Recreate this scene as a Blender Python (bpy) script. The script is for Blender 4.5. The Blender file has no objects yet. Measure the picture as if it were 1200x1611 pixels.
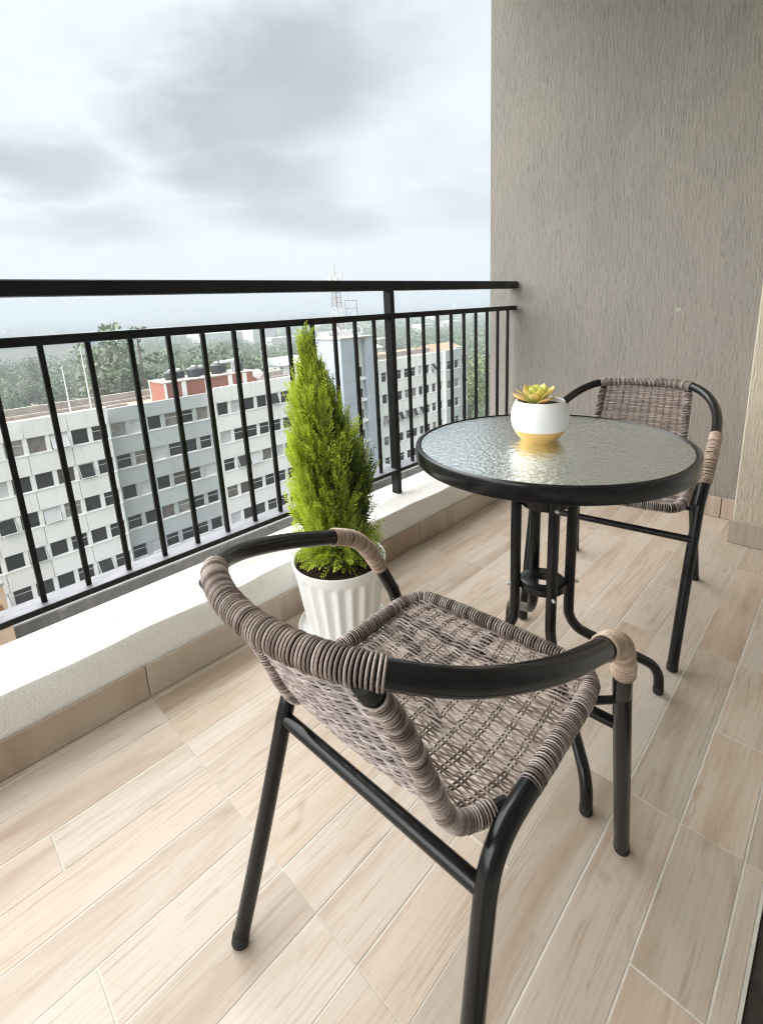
import bpy, math, random
import numpy as np
from mathutils import Matrix, Vector
random.seed(7)
RNG = np.random.default_rng(11)
SC = bpy.context.scene
COL = SC.collection
PI = math.pi

# ------------------------------------------------------------------ camera
cam = bpy.data.cameras.new('camera')
cam.lens = 17.155; cam.sensor_width = 36.0; cam.sensor_fit = 'AUTO'
cam.shift_x = 0.0108; cam.shift_y = -0.0833
cam.clip_start = 0.05; cam.clip_end = 30000
camo = bpy.data.objects.new('camera', cam); COL.objects.link(camo)
RX = Vector((0.7064, -0.7058, -0.0532)); RY = Vector((-0.2006, -0.1276, -0.9713)); RZ = Vector((0.6788, 0.6968, -0.2317))
m = Matrix.Identity(4)
for i in range(3):
    m[i][0] = RX[i]; m[i][1] = -RY[i]; m[i][2] = -RZ[i]
m[2][3] = 1.0
camo.matrix_world = m
SC.camera = camo

# ------------------------------------------------------------------ node helper
class NT:
    def __init__(s, tree): s.t = tree; s.n = tree.nodes; s.l = tree.links
    def node(s, typ, ins=None, **kw):
        n = s.n.new(typ)
        for k, v in kw.items(): setattr(n, k, v)
        for k, v in (ins or {}).items(): s.set(n, k, v)
        return n
    def set(s, n, k, v):
        sock = n.inputs[k]
        if isinstance(v, bpy.types.NodeSocket): s.l.new(v, sock)
        elif isinstance(v, bpy.types.Node): s.l.new(v.outputs[0], sock)
        else:
            if isinstance(v, (tuple, list)) and sock.type == 'RGBA' and len(v) == 3: v = (*v, 1)
            sock.default_value = v
    def math(s, op, a, b=0.0, c=0.0, clamp=False):
        n = s.node('ShaderNodeMath', operation=op, use_clamp=clamp)
        s.set(n, 0, a); s.set(n, 1, b); s.set(n, 2, c)
        return n.outputs[0]
    def vmath(s, op, a, b=(0, 0, 0)):
        n = s.node('ShaderNodeVectorMath', operation=op); s.set(n, 0, a); s.set(n, 1, b)
        return n.outputs['Value'] if op in ('LENGTH', 'DISTANCE', 'DOT_PRODUCT') else n.outputs[0]
    def mix(s, f, a, b, mode='MIX'):
        n = s.node('ShaderNodeMix', data_type='RGBA', blend_type=mode)
        s.set(n, 0, f); s.set(n, 6, a); s.set(n, 7, b)
        return n.outputs[2]
    def noise(s, vec, scale, detail=4, rough=0.55, dist=0.0, dim='3D'):
        n = s.node('ShaderNodeTexNoise', noise_dimensions=dim)
        if vec is not None: s.set(n, 'Vector', vec)
        s.set(n, 'Scale', scale); s.set(n, 'Detail', detail); s.set(n, 'Roughness', rough); s.set(n, 'Distortion', dist)
        return n
    def ramp(s, f, stops):
        n = s.node('ShaderNodeValToRGB'); s.set(n, 0, f)
        e = n.color_ramp.elements
        while len(e) < len(stops): e.new(0.5)
        for i, (p, c) in enumerate(stops):
            e[i].position = p; e[i].color = (c, c, c, 1) if isinstance(c, (int, float)) else (*c, 1)
        return n.outputs[0]
    def mapping(s, vec, scale=(1, 1, 1), loc=(0, 0, 0)):
        n = s.node('ShaderNodeMapping'); s.set(n, 'Vector', vec); s.set(n, 'Scale', scale); s.set(n, 'Location', loc)
        return n.outputs[0]
    def smooth(s, x, a, b):
        n = s.node('ShaderNodeMapRange', interpolation_type='SMOOTHSTEP'); s.set(n, 0, x); s.set(n, 1, a); s.set(n, 2, b)
        return n.outputs[0]

# ------------------------------------------------------------------ world: overcast sky
SUN_EL, SUN_AZ = math.radians(37), math.radians(-46)   # azimuth from +Y towards +X
world = bpy.data.worlds.new('World'); SC.world = world; world.use_nodes = True
w = NT(world.node_tree); w.n.clear()
tc = w.node('ShaderNodeTexCoord')
sep = w.node('ShaderNodeSeparateXYZ', {0: tc.outputs['Generated']})
zc = w.math('MAXIMUM', sep.outputs[2], 0.0)
zd = w.math('ADD', zc, 0.15)
px = w.math('DIVIDE', sep.outputs[0], zd); py = w.math('DIVIDE', sep.outputs[1], zd)
pv = w.node('ShaderNodeCombineXYZ', {0: px, 1: py}).outputs[0]
n1 = w.noise(pv, 1.15, 8, 0.56, 0.25)
n2 = w.noise(w.mapping(pv, (1, 1, 1), (3.1, 7.7, 0)), 3.6, 10, 0.64, 0.3)
warp = w.vmath('MULTIPLY', w.vmath('SUBTRACT', n2.outputs['Color'], (0.5, 0.5, 0.5)), (0.42, 0.42, 0))
warp = w.vmath('ADD', warp, w.vmath('MULTIPLY', w.vmath('SUBTRACT', n1.outputs['Color'], (0.5, 0.5, 0.5)), (0.55, 0.55, 0)))
pw = w.vmath('ADD', pv, warp)
cover = None
for cx, cy, rx, ry, a in [(1.06, 1.52, 0.42, 0.72, 1.0), (1.38, 2.12, 0.45, 0.42, 0.9), (1.95, 2.35, 0.62, 0.40, 0.8), (0.60, 2.45, 0.30, 0.38, 0.85), (0.95, 3.1, 0.45, 0.35, 0.6),
                          (2.55, 1.6, 0.5, 0.4, 0.45), (-1.6, 1.2, 0.9, 0.7, 0.8), (-0.9, 3.2, 0.8, 0.6, 0.7), (0.2, -1.3, 1.0, 0.9, 0.8), (-2.2, -2.1, 1.2, 0.9, 0.7), (2.4, -1.2, 1.0, 0.8, 0.8), (0.2, 0.3, 0.5, 0.45, 0.5)]:
    d = w.vmath('LENGTH', w.vmath('MULTIPLY', w.vmath('SUBTRACT', pw, (cx, cy, 0)), (1 / rx, 1 / ry, 0)))
    b = w.math('MULTIPLY', w.smooth(d, 1.28, 0.38), a)
    cover = b if cover is None else w.math('MAXIMUM', cover, b)
thick = w.math('ADD', w.math('MULTIPLY', cover, 0.95), w.math('MULTIPLY', w.smooth(n1.outputs[0], 0.42, 0.72), 0.22))
thick = w.math('ADD', thick, w.math('MULTIPLY', w.math('SUBTRACT', n2.outputs[0], 0.5), 0.62), clamp=True)
thick = w.math('MULTIPLY', thick, w.smooth(zc, 0.015, 0.13))
cloud = w.mix(thick, (0.84, 0.89, 0.92), (0.43, 0.462, 0.48))
rim = w.math('MULTIPLY', w.smooth(n2.outputs[0], 0.52, 0.75), w.math('MULTIPLY', w.smooth(zc, 0.3, 0.05), 0.5))
cloud = w.mix(rim, cloud, (0.90, 0.91, 0.94))
cloud = w.mix(w.smooth(zc, 0.10, 0.0), cloud, (0.80, 0.84, 0.88))
sky = w.node('ShaderNodeTexSky', sky_type='NISHITA', sun_disc=False, sun_elevation=SUN_EL, sun_rotation=SUN_AZ)
skyc = w.mix(1.0, sky.outputs[0], (0.2, 0.2, 0.2), 'MULTIPLY')
total = w.mix(0.94, skyc, cloud)
bg = w.node('ShaderNodeBackground', {0: total, 1: 0.100})
w.l.new(bg.outputs[0], w.node('ShaderNodeOutputWorld').inputs[0])

# ------------------------------------------------------------------ soft sun behind the clouds
sun = bpy.data.lights.new('sun', 'SUN'); sun.energy = 1.5; sun.angle = math.radians(134); sun.color = (1.0, 0.995, 0.985)
suno = bpy.data.objects.new('sun', sun); COL.objects.link(suno)
sd = Vector((math.sin(SUN_AZ) * math.cos(SUN_EL), math.cos(SUN_AZ) * math.cos(SUN_EL), math.sin(SUN_EL)))
suno.rotation_euler = (-sd).to_track_quat('-Z', 'Y').to_euler()
suno.location = (0, 10, 12)

SC.view_settings.view_transform = 'Standard'; SC.view_settings.look = 'None'
SC.view_settings.exposure = 3.50; SC.view_settings.gamma = 1.0; SC.view_settings.use_curve_mapping = False
SC.render.engine = 'CYCLES'
SC.cycles.use_denoising = True; SC.cycles.filter_width = 1.15
SC.cycles.max_bounces = 8; SC.cycles.transparent_max_bounces = 16; SC.cycles.volume_bounces = 1
SC.cycles.sample_clamp_indirect = 6.0

# ------------------------------------------------------------------ mesh helpers
class MB:
    def __init__(s): s.v = []; s.f = []; s.n = 0; s.tone = []
    def add(s, v, f):
        v = np.asarray(v, float).reshape(-1, 3); f = np.asarray(f, dtype=int)
        s.v.append(v); s.f.append(f + s.n); s.n += len(v)
    def box(s, x0, x1, y0, y1, z0, z1):
        v = [(x, y, z) for x in (x0, x1) for y in (y0, y1) for z in (z0, z1)]
        s.add(v, [(0, 1, 3, 2), (4, 6, 7, 5), (0, 4, 5, 1), (2, 3, 7, 6), (0, 2, 6, 4), (1, 5, 7, 3)])
    def cbox(s, x0, x1, y0, y1, z0, z1, c=0.002):
        """box with chamfered edges"""
        lo = np.array([x0, y0, z0]); hi = np.array([x1, y1, z1])
        V = []; idx = {}
        for i in (0, 1):
            for j in (0, 1):
                for k in (0, 1):
                    corner = np.where(np.array([i, j, k]) == 1, hi, lo)
                    sg = np.where(np.array([i, j, k]) == 1, -1, 1)
                    for ax in range(3):
                        p = corner + sg * c; p[ax] = corner[ax]
                        idx[(i, j, k, ax)] = len(V); V.append(p)
        F3 = []; Q = []
        for ax in range(3):
            o = [a for a in range(3) if a != ax]
            for e in (0, 1):
                q = []
                for a, b in ((0, 0), (1, 0), (1, 1), (0, 1)):
                    t = [0, 0, 0]; t[ax] = e; t[o[0]] = a; t[o[1]] = b
                    q.append(idx[(*t, ax)])
                Q.append(q)
        for ax in range(3):                      # edges running along ax
            o = [a for a in range(3) if a != ax]
            for a in (0, 1):
                for b in (0, 1):
                    t0 = [0, 0, 0]; t0[o[0]] = a; t0[o[1]] = b; t1 = list(t0); t1[ax] = 1
                    Q.append([idx[(*t0, o[0])], idx[(*t1, o[0])], idx[(*t1, o[1])], idx[(*t0, o[1])]])
        for i in (0, 1):
            for j in (0, 1):
                for k in (0, 1): F3.append([idx[(i, j, k, 0)], idx[(i, j, k, 1)], idx[(i, j, k, 2)]])
        base = s.n
        s.add(V, Q)
        s.f.append(np.array(F3) + base)
    def tube(s, pts, r, seg=12, cap=True):
        pts = np.asarray(pts, float); n = len(pts)
        r = np.broadcast_to(np.asarray(r, float), (n,))
        T, N, B = frames(pts)
        a = np.linspace(0, 2 * PI, seg, endpoint=False)
        V = pts[:, None] + r[:, None, None] * (np.cos(a)[None, :, None] * N[:, None] + np.sin(a)[None, :, None] * B[:, None])
        i = np.arange(n - 1)[:, None] * seg; j = np.arange(seg)[None]; j2 = (j + 1) % seg
        F = np.stack([i + j, i + j2, i + seg + j2, i + seg + j], -1).reshape(-1, 4)
        base = s.n
        s.add(V, F)
        if cap:
            s.v.append(pts[[0, -1]]); c0 = s.n; s.n += 2
            jj = np.arange(seg); k = (jj + 1) % seg
            s.f.append(np.stack([np.full(seg, c0), base + k, base + jj], -1))
            e = base + (n - 1) * seg
            s.f.append(np.stack([np.full(seg, c0 + 1), e + jj, e + k], -1))
    def lathe(s, prof, seg=48, c=(0, 0, 0), closed=False):
        prof = np.asarray(prof, float); n = len(prof)
        a = np.linspace(0, 2 * PI, seg, endpoint=False)
        V = np.stack([prof[:, None, 0] * np.cos(a), prof[:, None, 0] * np.sin(a), np.broadcast_to(prof[:, None, 1], (n, seg))], -1) + np.array(c)
        i = np.arange(n if closed else n - 1)[:, None]; j = np.arange(seg)[None]; j2 = (j + 1) % seg
        i2 = (i + 1) % n
        s.add(V, np.stack([i * seg + j, i * seg + j2, i2 * seg + j2, i2 * seg + j], -1).reshape(-1, 4))
    def ball(s, c, r, seg=10, rings=6):
        th = np.linspace(0.0, PI, rings + 1)
        s.lathe([(max(1e-5, r * math.sin(t)), -r * math.cos(t)) for t in th], seg, c)
    def mesh(s, name, smooth=True, off=(0, 0, 0)):
        V = np.concatenate(s.v) - np.array(off)
        me = bpy.data.meshes.new(name)
        loops = np.concatenate([f.ravel() for f in s.f]); tot = np.concatenate([np.full(len(f), f.shape[1]) for f in s.f])
        me.vertices.add(len(V)); me.vertices.foreach_set('co', V.ravel())
        me.loops.add(len(loops)); me.loops.foreach_set('vertex_index', loops)
        me.polygons.add(len(tot)); st = np.concatenate([[0], np.cumsum(tot)[:-1]])
        me.polygons.foreach_set('loop_start', st); me.polygons.foreach_set('loop_total', tot)
        me.polygons.foreach_set('use_smooth', np.full(len(tot), bool(smooth)))
        me.update(calc_edges=True); me.validate()
        if smooth == 'auto':
            me.set_sharp_from_angle(angle=math.radians(40))
        return me
    def build(s, name, mat, parent=None, smooth='auto', off=None):
        if off is None:
            off = (0, 0, 0)
            q = parent
            while q is not None: off = np.array(off) + np.array(q.location); q = q.parent
        o = bpy.data.objects.new(name, s.mesh(name, smooth, off))
        if mat is not None: o.data.materials.append(mat)
        COL.objects.link(o)
        if parent is not None: o.parent = parent
        return o

def frames(pts):
    n = len(pts)
    T = np.gradient(pts, axis=0) if n > 2 else np.repeat((pts[1] - pts[0])[None], 2, 0)
    T /= np.linalg.norm(T, axis=1)[:, None] + 1e-12
    up = np.array([0, 0, 1.0]) if abs(T[0][2]) < 0.9 else np.array([1.0, 0, 0])
    N = np.zeros_like(T); N[0] = np.cross(up, T[0]); N[0] /= np.linalg.norm(N[0])
    for i in range(1, n):
        v = N[i - 1] - T[i] * (N[i - 1] @ T[i]); N[i] = v / (np.linalg.norm(v) + 1e-12)
    return T, N, np.cross(T, N)

def catmull(P, k=10):
    P = np.asarray(P, float); Q = np.vstack([2 * P[0] - P[1], P, 2 * P[-1] - P[-2]])
    out = []
    for i in range(1, len(Q) - 2):
        a, b, c, d = Q[i - 1:i + 3]
        for t in np.linspace(0, 1, k, endpoint=False):
            out.append(0.5 * (2 * b + (c - a) * t + (2 * a - 5 * b + 4 * c - d) * t * t + (3 * b - a - 3 * c + d) * t ** 3))
    out.append(P[-1])
    return np.array(out)

def resample(P, n):
    P = np.asarray(P, float); d = np.concatenate([[0], np.cumsum(np.linalg.norm(np.diff(P, axis=0), axis=1))])
    t = np.linspace(0, d[-1], n)
    return np.stack([np.interp(t, d, P[:, i]) for i in range(3)], -1)
def plen(P): return np.linalg.norm(np.diff(np.asarray(P), axis=0), axis=1).sum()

def tag(o, label=None, cat=None, group=None, kind=None):
    if label: o['label'] = label
    if cat: o['category'] = cat
    if group: o['group'] = group
    if kind: o['kind'] = kind
    return o
def empty(name, loc=(0, 0, 0), rz=0.0, **kw):
    o = bpy.data.objects.new(name, None); COL.objects.link(o); o.location = loc; o.rotation_euler = (0, 0, rz)
    o.empty_display_size = 0.1
    return tag(o, **kw)
def dup(o, parent=None):
    c = o.copy(); COL.objects.link(c)
    if parent is not None: c.parent = parent
    for ch in list(o.children): dup(ch, c)
    return c
def inst(name, mesh, mat, parent, loc, rot=(0, 0, 0), scale=(1, 1, 1)):
    o = bpy.data.objects.new(name, mesh)
    if mat is not None and len(mesh.materials) == 0: mesh.materials.append(mat)
    COL.objects.link(o)
    if parent is not None:
        o.parent = parent
        q = parent; off = Vector((0, 0, 0))
        while q is not None: off += q.location; q = q.parent
        loc = Vector(loc) - off
    o.location = loc; o.rotation_euler = rot; o.scale = scale
    return o

# ------------------------------------------------------------------ materials
def material(name, fn):
    ma = bpy.data.materials.new(name); ma.use_nodes = True
    t = NT(ma.node_tree); t.n.clear()
    out = t.node('ShaderNodeOutputMaterial')
    fn(t, out)
    return ma
def pbsdf(t, out, base, rough=0.6, metal=0.0, spec=0.5, bump=None, bstr=0.3, bdist=0.01, **kw):
    p = t.node('ShaderNodeBsdfPrincipled')
    t.set(p, 'Base Color', base); t.set(p, 'Roughness', rough); t.set(p, 'Metallic', metal); t.set(p, 'Specular IOR Level', spec)
    for k, v in kw.items(): t.set(p, k, v)
    if bump is not None:
        b = t.node('ShaderNodeBump', {'Strength': bstr, 'Distance': bdist, 'Height': bump}); t.l.new(b.outputs[0], p.inputs['Normal'])
    t.l.new(p.outputs[0], out.inputs[0]); return p
def coords(t, kind='Object'): return t.node('ShaderNodeTexCoord').outputs[kind]

def simple(name, col, rough=0.6, spec=0.5, var=0.08, scale=6.0, bstr=0.0, bscale=60, bdist=0.004, metal=0.0, world_co=False):
    def fn(t, out):
        co = t.node('ShaderNodeNewGeometry').outputs['Position'] if world_co else coords(t)
        n = t.noise(co, scale, 5, 0.6)
        f = t.ramp(n.outputs[0], [(0.3, 1 - var), (0.7, 1 + var)])
        c = t.mix(1.0, (*col, 1), f, 'MULTIPLY')
        b = t.noise(co, bscale, 4, 0.6).outputs[0] if bstr else None
        pbsdf(t, out, c, t.ramp(n.outputs[0], [(0.3, rough * 0.9), (0.7, min(1, rough * 1.1))]), metal, spec, b, bstr, bdist)
    return material(name, fn)

def m_plank(t, out):
    info = t.node('ShaderNodeObjectInfo'); rnd = info.outputs['Random']
    co = t.vmath('ADD', coords(t), t.node('ShaderNodeCombineXYZ', {0: t.math('MULTIPLY', rnd, 37.0), 1: t.math('MULTIPLY', rnd, 91.0), 2: 0.0}).outputs[0])
    big = t.noise(t.mapping(co, (1.6, 11, 1)), 1.0, 4, 0.55, 0.6)
    fine = t.noise(t.mapping(co, (4.5, 170, 1)), 1.0, 6, 0.66, 0.35)
    line = t.noise(t.mapping(co, (3.0, 75, 1)), 1.0, 4, 0.6, 0.9)
    dust = t.noise(co, 130, 2, 0.5)
    knot = t.noise(t.mapping(co, (5.5, 17, 1)), 1.0, 2, 0.5, 1.2)
    c = t.ramp(big.outputs[0], [(0.22, (0.285, 0.21, 0.150)), (0.38, (0.42, 0.341, 0.266)), (0.52, (0.50, 0.433, 0.360)), (0.66, (0.49, 0.430, 0.366)), (0.84, (0.345, 0.275, 0.208))])
    c = t.mix(t.ramp(fine.outputs[0], [(0.36, 0.55), (0.52, 0.0)]), c, (0.41, 0.315, 0.23))
    c = t.mix(t.ramp(line.outputs[0], [(0.58, 0.0), (0.63, 0.55), (0.68, 0.0)]), c, (0.33, 0.245, 0.175))
    c = t.mix(t.ramp(dust.outputs[0], [(0.80, 0.0), (0.83, 0.55)]), c, (0.70, 0.67, 0.62))
    c = t.mix(t.ramp(knot.outputs[0], [(0.62, 0.0), (0.76, 0.42)]), c, (0.27, 0.195, 0.13))
    tone = t.ramp(rnd, [(0.0, (0.84, 0.83, 0.82)), (0.35, (1.02, 0.97, 0.93)), (0.7, (0.97, 0.98, 1.0)), (1.0, (1.10, 1.09, 1.09))])
    c = t.mix(1.0, c, tone, 'MULTIPLY')
    pbsdf(t, out, c, t.ramp(fine.outputs[0], [(0.3, 0.5), (0.7, 0.36)]), spec=0.45, bump=fine.outputs[0], bstr=0.25, bdist=0.0012)
M_PLANK = material('wood_tile', m_plank)
M_GROUT = simple('grout', (0.55, 0.52, 0.46), 0.9, 0.2, 0.12, 30)
M_SKIRT = M_PLANK

def m_stucco(col, patch, grain):
    def fn(t, out):
        co = t.node('ShaderNodeNewGeometry').outputs['Position']
        drag = t.noise(t.mapping(co, (1, 165, 30)), 1.0, 6, 0.66, 0.6)
        drag2 = t.noise(t.mapping(co, (1, 210, 60)), 1.0, 3, 0.6, 0.4)
        groove = t.noise(t.mapping(co, (1, 150, 20)), 1.0, 4, 0.55, 0.7)
        h = t.math('ADD', t.math('MULTIPLY', drag.outputs[0], 0.75), t.math('MULTIPLY', drag2.outputs[0], 0.25))
        h = t.math('SUBTRACT', h, t.math('MULTIPLY', t.ramp(groove.outputs[0], [(0.58, 0.0), (0.72, 1.0)]), 0.28))
        blot = t.noise(t.mapping(co, (1, 1.4, 0.8)), 1.9, 7, 0.68, 0.6)
        c = t.mix(t.ramp(blot.outputs[0], [(0.38, 0.0), (0.62, 0.9)]), (*col, 1), (*patch, 1))
        c = t.mix(t.ramp(groove.outputs[0], [(0.60, 0.0), (0.75, 0.12)]), c, tuple(0.6 * x for x in col))
        speck = t.noise(co, 9.0, 2, 0.4)
        c = t.mix(t.ramp(speck.outputs[0], [(0.775, 0.0), (0.80, 0.5)]), c, (0.62, 0.59, 0.54))
        pbsdf(t, out, c, 0.85, spec=0.25, bump=h, bstr=0.9, bdist=grain)
    return fn
M_WALL = material('taupe_stucco', m_stucco((0.322, 0.292, 0.260), (0.280, 0.262, 0.240), 0.011))
M_JAMB = material('cream_stucco', m_stucco((0.63, 0.565, 0.45), (0.60, 0.53, 0.41), 0.012))
def m_kerb(t, out):
    co = t.node('ShaderNodeNewGeometry').outputs['Position']
    n = t.noise(co, 150, 4, 0.7); n2 = t.noise(co, 5, 5, 0.6)
    c = t.mix(t.ramp(n2.outputs[0], [(0.35, 0.0), (0.75, 0.5)]), (0.84, 0.83, 0.80), (0.74, 0.71, 0.66))
    c = t.mix(t.ramp(n.outputs[0], [(0.30, 0.4), (0.42, 0.0)]), c, (0.45, 0.43, 0.40))
    st = t.noise(t.mapping(co, (9, 9, 2.2)), 1.0, 5, 0.65, 0.4)
    c = t.mix(t.ramp(st.outputs[0], [(0.58, 0.0), (0.74, 0.45)]), c, (0.50, 0.44, 0.36))
    pbsdf(t, out, c, 0.9, spec=0.2, bump=n.outputs[0], bstr=0.8, bdist=0.004)
M_KERB = material('white_stucco', m_kerb)
M_CEIL = simple('ceiling_paint', (0.87, 0.87, 0.86), 0.9, 0.2, 0.03)
def m_metal(t, out):
    co = coords(t); n = t.noise(co, 260, 3, 0.6); n2 = t.noise(co, 14, 4, 0.6)
    pbsdf(t, out, t.ramp(n2.outputs[0], [(0.3, (0.004, 0.004, 0.0044)), (0.75, (0.008, 0.008, 0.0085))]), t.ramp(n2.outputs[0], [(0.3, 0.19), (0.7, 0.27)]), spec=0.32)
M_BLACK = material('black_powder_coat', m_metal)
M_RAIL = simple('rail_paint', (0.006, 0.006, 0.0065), 0.34, 0.22, 0.25, 9, 0.1, 200, 0.0006)
def m_grey_top(t, out):
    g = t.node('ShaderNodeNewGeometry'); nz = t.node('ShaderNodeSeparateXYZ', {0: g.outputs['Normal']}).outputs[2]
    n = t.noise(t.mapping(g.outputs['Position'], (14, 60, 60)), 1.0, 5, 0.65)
    f = t.math('MULTIPLY', t.smooth(nz, 0.6, 0.95), t.ramp(n.outputs[0], [(0.3, 0.55), (0.7, 0.95)]))  # upward faces blend from black to an uneven blue-grey
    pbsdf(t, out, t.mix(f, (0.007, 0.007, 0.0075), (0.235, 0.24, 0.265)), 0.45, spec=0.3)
M_GREY_TOP = material('grey_top_rail_paint', m_grey_top)
M_RUBBER = simple('black_rubber', (0.016, 0.016, 0.016), 0.7, 0.3)
M_BOLT = simple('bolt_steel', (0.55, 0.55, 0.55), 0.3, 0.5, metal=1.0)
M_FRAME = simple('dark_door_frame', (0.045, 0.035, 0.028), 0.5, 0.4, 0.3, 40, 0.2, 300, 0.001)

def m_wicker(c1, c2, c3):
    def fn(t, out):
        co = coords(t)
        n = t.noise(co, 34, 4, 0.65); f = t.noise(co, 420, 3, 0.6)
        tn = t.node('ShaderNodeAttribute', attribute_name='tone').outputs['Fac']
        c = t.ramp(t.math('ADD', t.math('MULTIPLY', n.outputs[0], 0.60), t.math('MULTIPLY', tn, 0.34)), [(0.22, c1), (0.46, c2), (0.68, c3)])
        c = t.mix(t.ramp(f.outputs[0], [(0.35, 0.35), (0.6, 0.0)]), c, tuple(0.45 * x for x in c2))
        pbsdf(t, out, c, 0.40, spec=0.5, bump=f.outputs[0], bstr=0.2, bdist=0.0006)
    return fn
M_WICKER = material('grey_brown_wicker', m_wicker((0.085, 0.060, 0.048), (0.285, 0.222, 0.19), (0.56, 0.48, 0.435)))
M_WRAP = material('tan_wicker', m_wicker((0.22, 0.15, 0.11), (0.42, 0.305, 0.225), (0.60, 0.47, 0.36)))
M_STAKE = material('dark_wicker', m_wicker((0.10, 0.075, 0.06), (0.20, 0.155, 0.13), (0.32, 0.26, 0.23)))

def m_glass(t, out):
    co = coords(t)
    v = t.node('ShaderNodeTexVoronoi', {'Vector': t.vmath('ADD', co, t.vmath('MULTIPLY', t.noise(co, 14, 2).outputs['Color'], (0.05, 0.05, 0.0))), 'Scale': 95.0}, feature='SMOOTH_F1')
    n = t.noise(t.mapping(co, (85, 120, 20)), 1.0, 3, 0.55, 0.8)
    h = t.math('ADD', t.math('MULTIPLY', v.outputs['Distance'], 0.8), n.outputs[0])
    b = t.node('ShaderNodeBump', {'Strength': 0.42, 'Distance': 0.0045, 'Height': h})
    gl = t.node('ShaderNodeBsdfGlossy', {'Color': (0.95, 1.0, 0.98), 'Roughness': 0.09, 'Normal': b.outputs[0]})
    rf = t.node('ShaderNodeBsdfRefraction', {'Color': (0.80, 0.90, 0.86), 'Roughness': 0.05, 'IOR': 1.12, 'Normal': b.outputs[0]})
    tr = t.node('ShaderNodeBsdfTransparent', {'Color': (0.82, 0.92, 0.88)})
    see = t.node('ShaderNodeMixShader', {0: 0.45}); t.l.new(rf.outputs[0], see.inputs[1]); t.l.new(tr.outputs[0], see.inputs[2])
    fr = t.node('ShaderNodeFresnel', {'IOR': 1.65, 'Normal': b.outputs[0]})
    df = t.node('ShaderNodeBsdfDiffuse', {'Color': (0.62, 0.71, 0.655), 'Normal': b.outputs[0]})
    see2 = t.node('ShaderNodeMixShader', {0: 0.27}); t.l.new(see.outputs[0], see2.inputs[1]); t.l.new(df.outputs[0], see2.inputs[2])
    mx = t.node('ShaderNodeMixShader', {0: fr.outputs[0]}); t.l.new(see2.outputs[0], mx.inputs[1]); t.l.new(gl.outputs[0], mx.inputs[2])
    t.l.new(mx.outputs[0], out.inputs[0])
M_GLASS = material('rippled_glass', m_glass)
M_POT = simple('white_plastic', (0.80, 0.80, 0.78), 0.35, 0.5, 0.03, 5, 0.05, 120, 0.001)
M_CERAMIC = simple('white_ceramic', (0.80, 0.80, 0.79), 0.55, 0.4, 0.04, 14, 0.12, 160, 0.001)
M_YELLOW = simple('mustard_glaze', (0.72, 0.455, 0.16), 0.6, 0.35, 0.08, 20, 0.1, 160, 0.001)
M_SOIL = simple('potting_soil', (0.045, 0.026, 0.018), 0.95, 0.2, 0.6, 90, 0.9, 240, 0.006)
def m_leaf(name, c_low, c_high, rough=0.5, sheen=0.25):
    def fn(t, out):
        a = t.node('ShaderNodeAttribute', attribute_name='leaf_tone').outputs['Fac']  # blend of the two leaf colours; cypress values also hold painted shade
        c = t.mix(a, (*c_low, 1), (*c_high, 1))
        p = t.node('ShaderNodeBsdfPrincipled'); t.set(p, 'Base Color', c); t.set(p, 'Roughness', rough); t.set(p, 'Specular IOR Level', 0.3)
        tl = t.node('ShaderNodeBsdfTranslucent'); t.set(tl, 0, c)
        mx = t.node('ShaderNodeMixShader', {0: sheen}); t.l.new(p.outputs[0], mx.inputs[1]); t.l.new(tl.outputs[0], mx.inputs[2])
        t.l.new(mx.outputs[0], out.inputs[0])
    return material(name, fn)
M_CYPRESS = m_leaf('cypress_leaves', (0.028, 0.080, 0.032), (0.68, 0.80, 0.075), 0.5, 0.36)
M_SUCC = m_leaf('succulent_leaves', (0.95, 0.66, 0.32), (0.62, 0.85, 0.20), 0.45, 0.4)
M_BARK = simple('bark', (0.10, 0.07, 0.05), 0.9, 0.2, 0.3, 30, 0.6, 80, 0.01)

def m_panel(col, dirt):
    def fn(t, out):
        co = t.node('ShaderNodeNewGeometry').outputs['Position']; r = t.node('ShaderNodeObjectInfo').outputs['Random']
        st = t.noise(t.mapping(co, (2.6, 2.6, 0.22)), 1.0, 5, 0.65, 0.3); bl = t.noise(co, 0.4, 4)
        c = t.mix(1.0, (*col, 1), t.ramp(r, [(0, 0.93), (1, 1.04)]), 'MULTIPLY')
        c = t.mix(t.ramp(st.outputs[0], [(0.55, 0.0), (0.78, 0.5)]), c, (*dirt, 1))
        c = t.mix(t.ramp(bl.outputs[0], [(0.5, 0.0), (0.75, 0.25)]), c, (*dirt, 1))
        pbsdf(t, out, c, 0.75, spec=0.3)
    return fn
M_BWHITE = material('white_facade', m_panel((0.82, 0.815, 0.795), (0.60, 0.53, 0.49)))
M_BGREY = material('grey_facade', m_panel((0.44, 0.465, 0.47), (0.33, 0.34, 0.33)))
M_BSHAFT = simple('tower_cladding', (0.36, 0.40, 0.445), 0.6, 0.35, 0.05, 0.4, world_co=True)
M_WFRAME = simple('window_frame', (0.72, 0.72, 0.70), 0.5, 0.4, 0.03, world_co=True)
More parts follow.
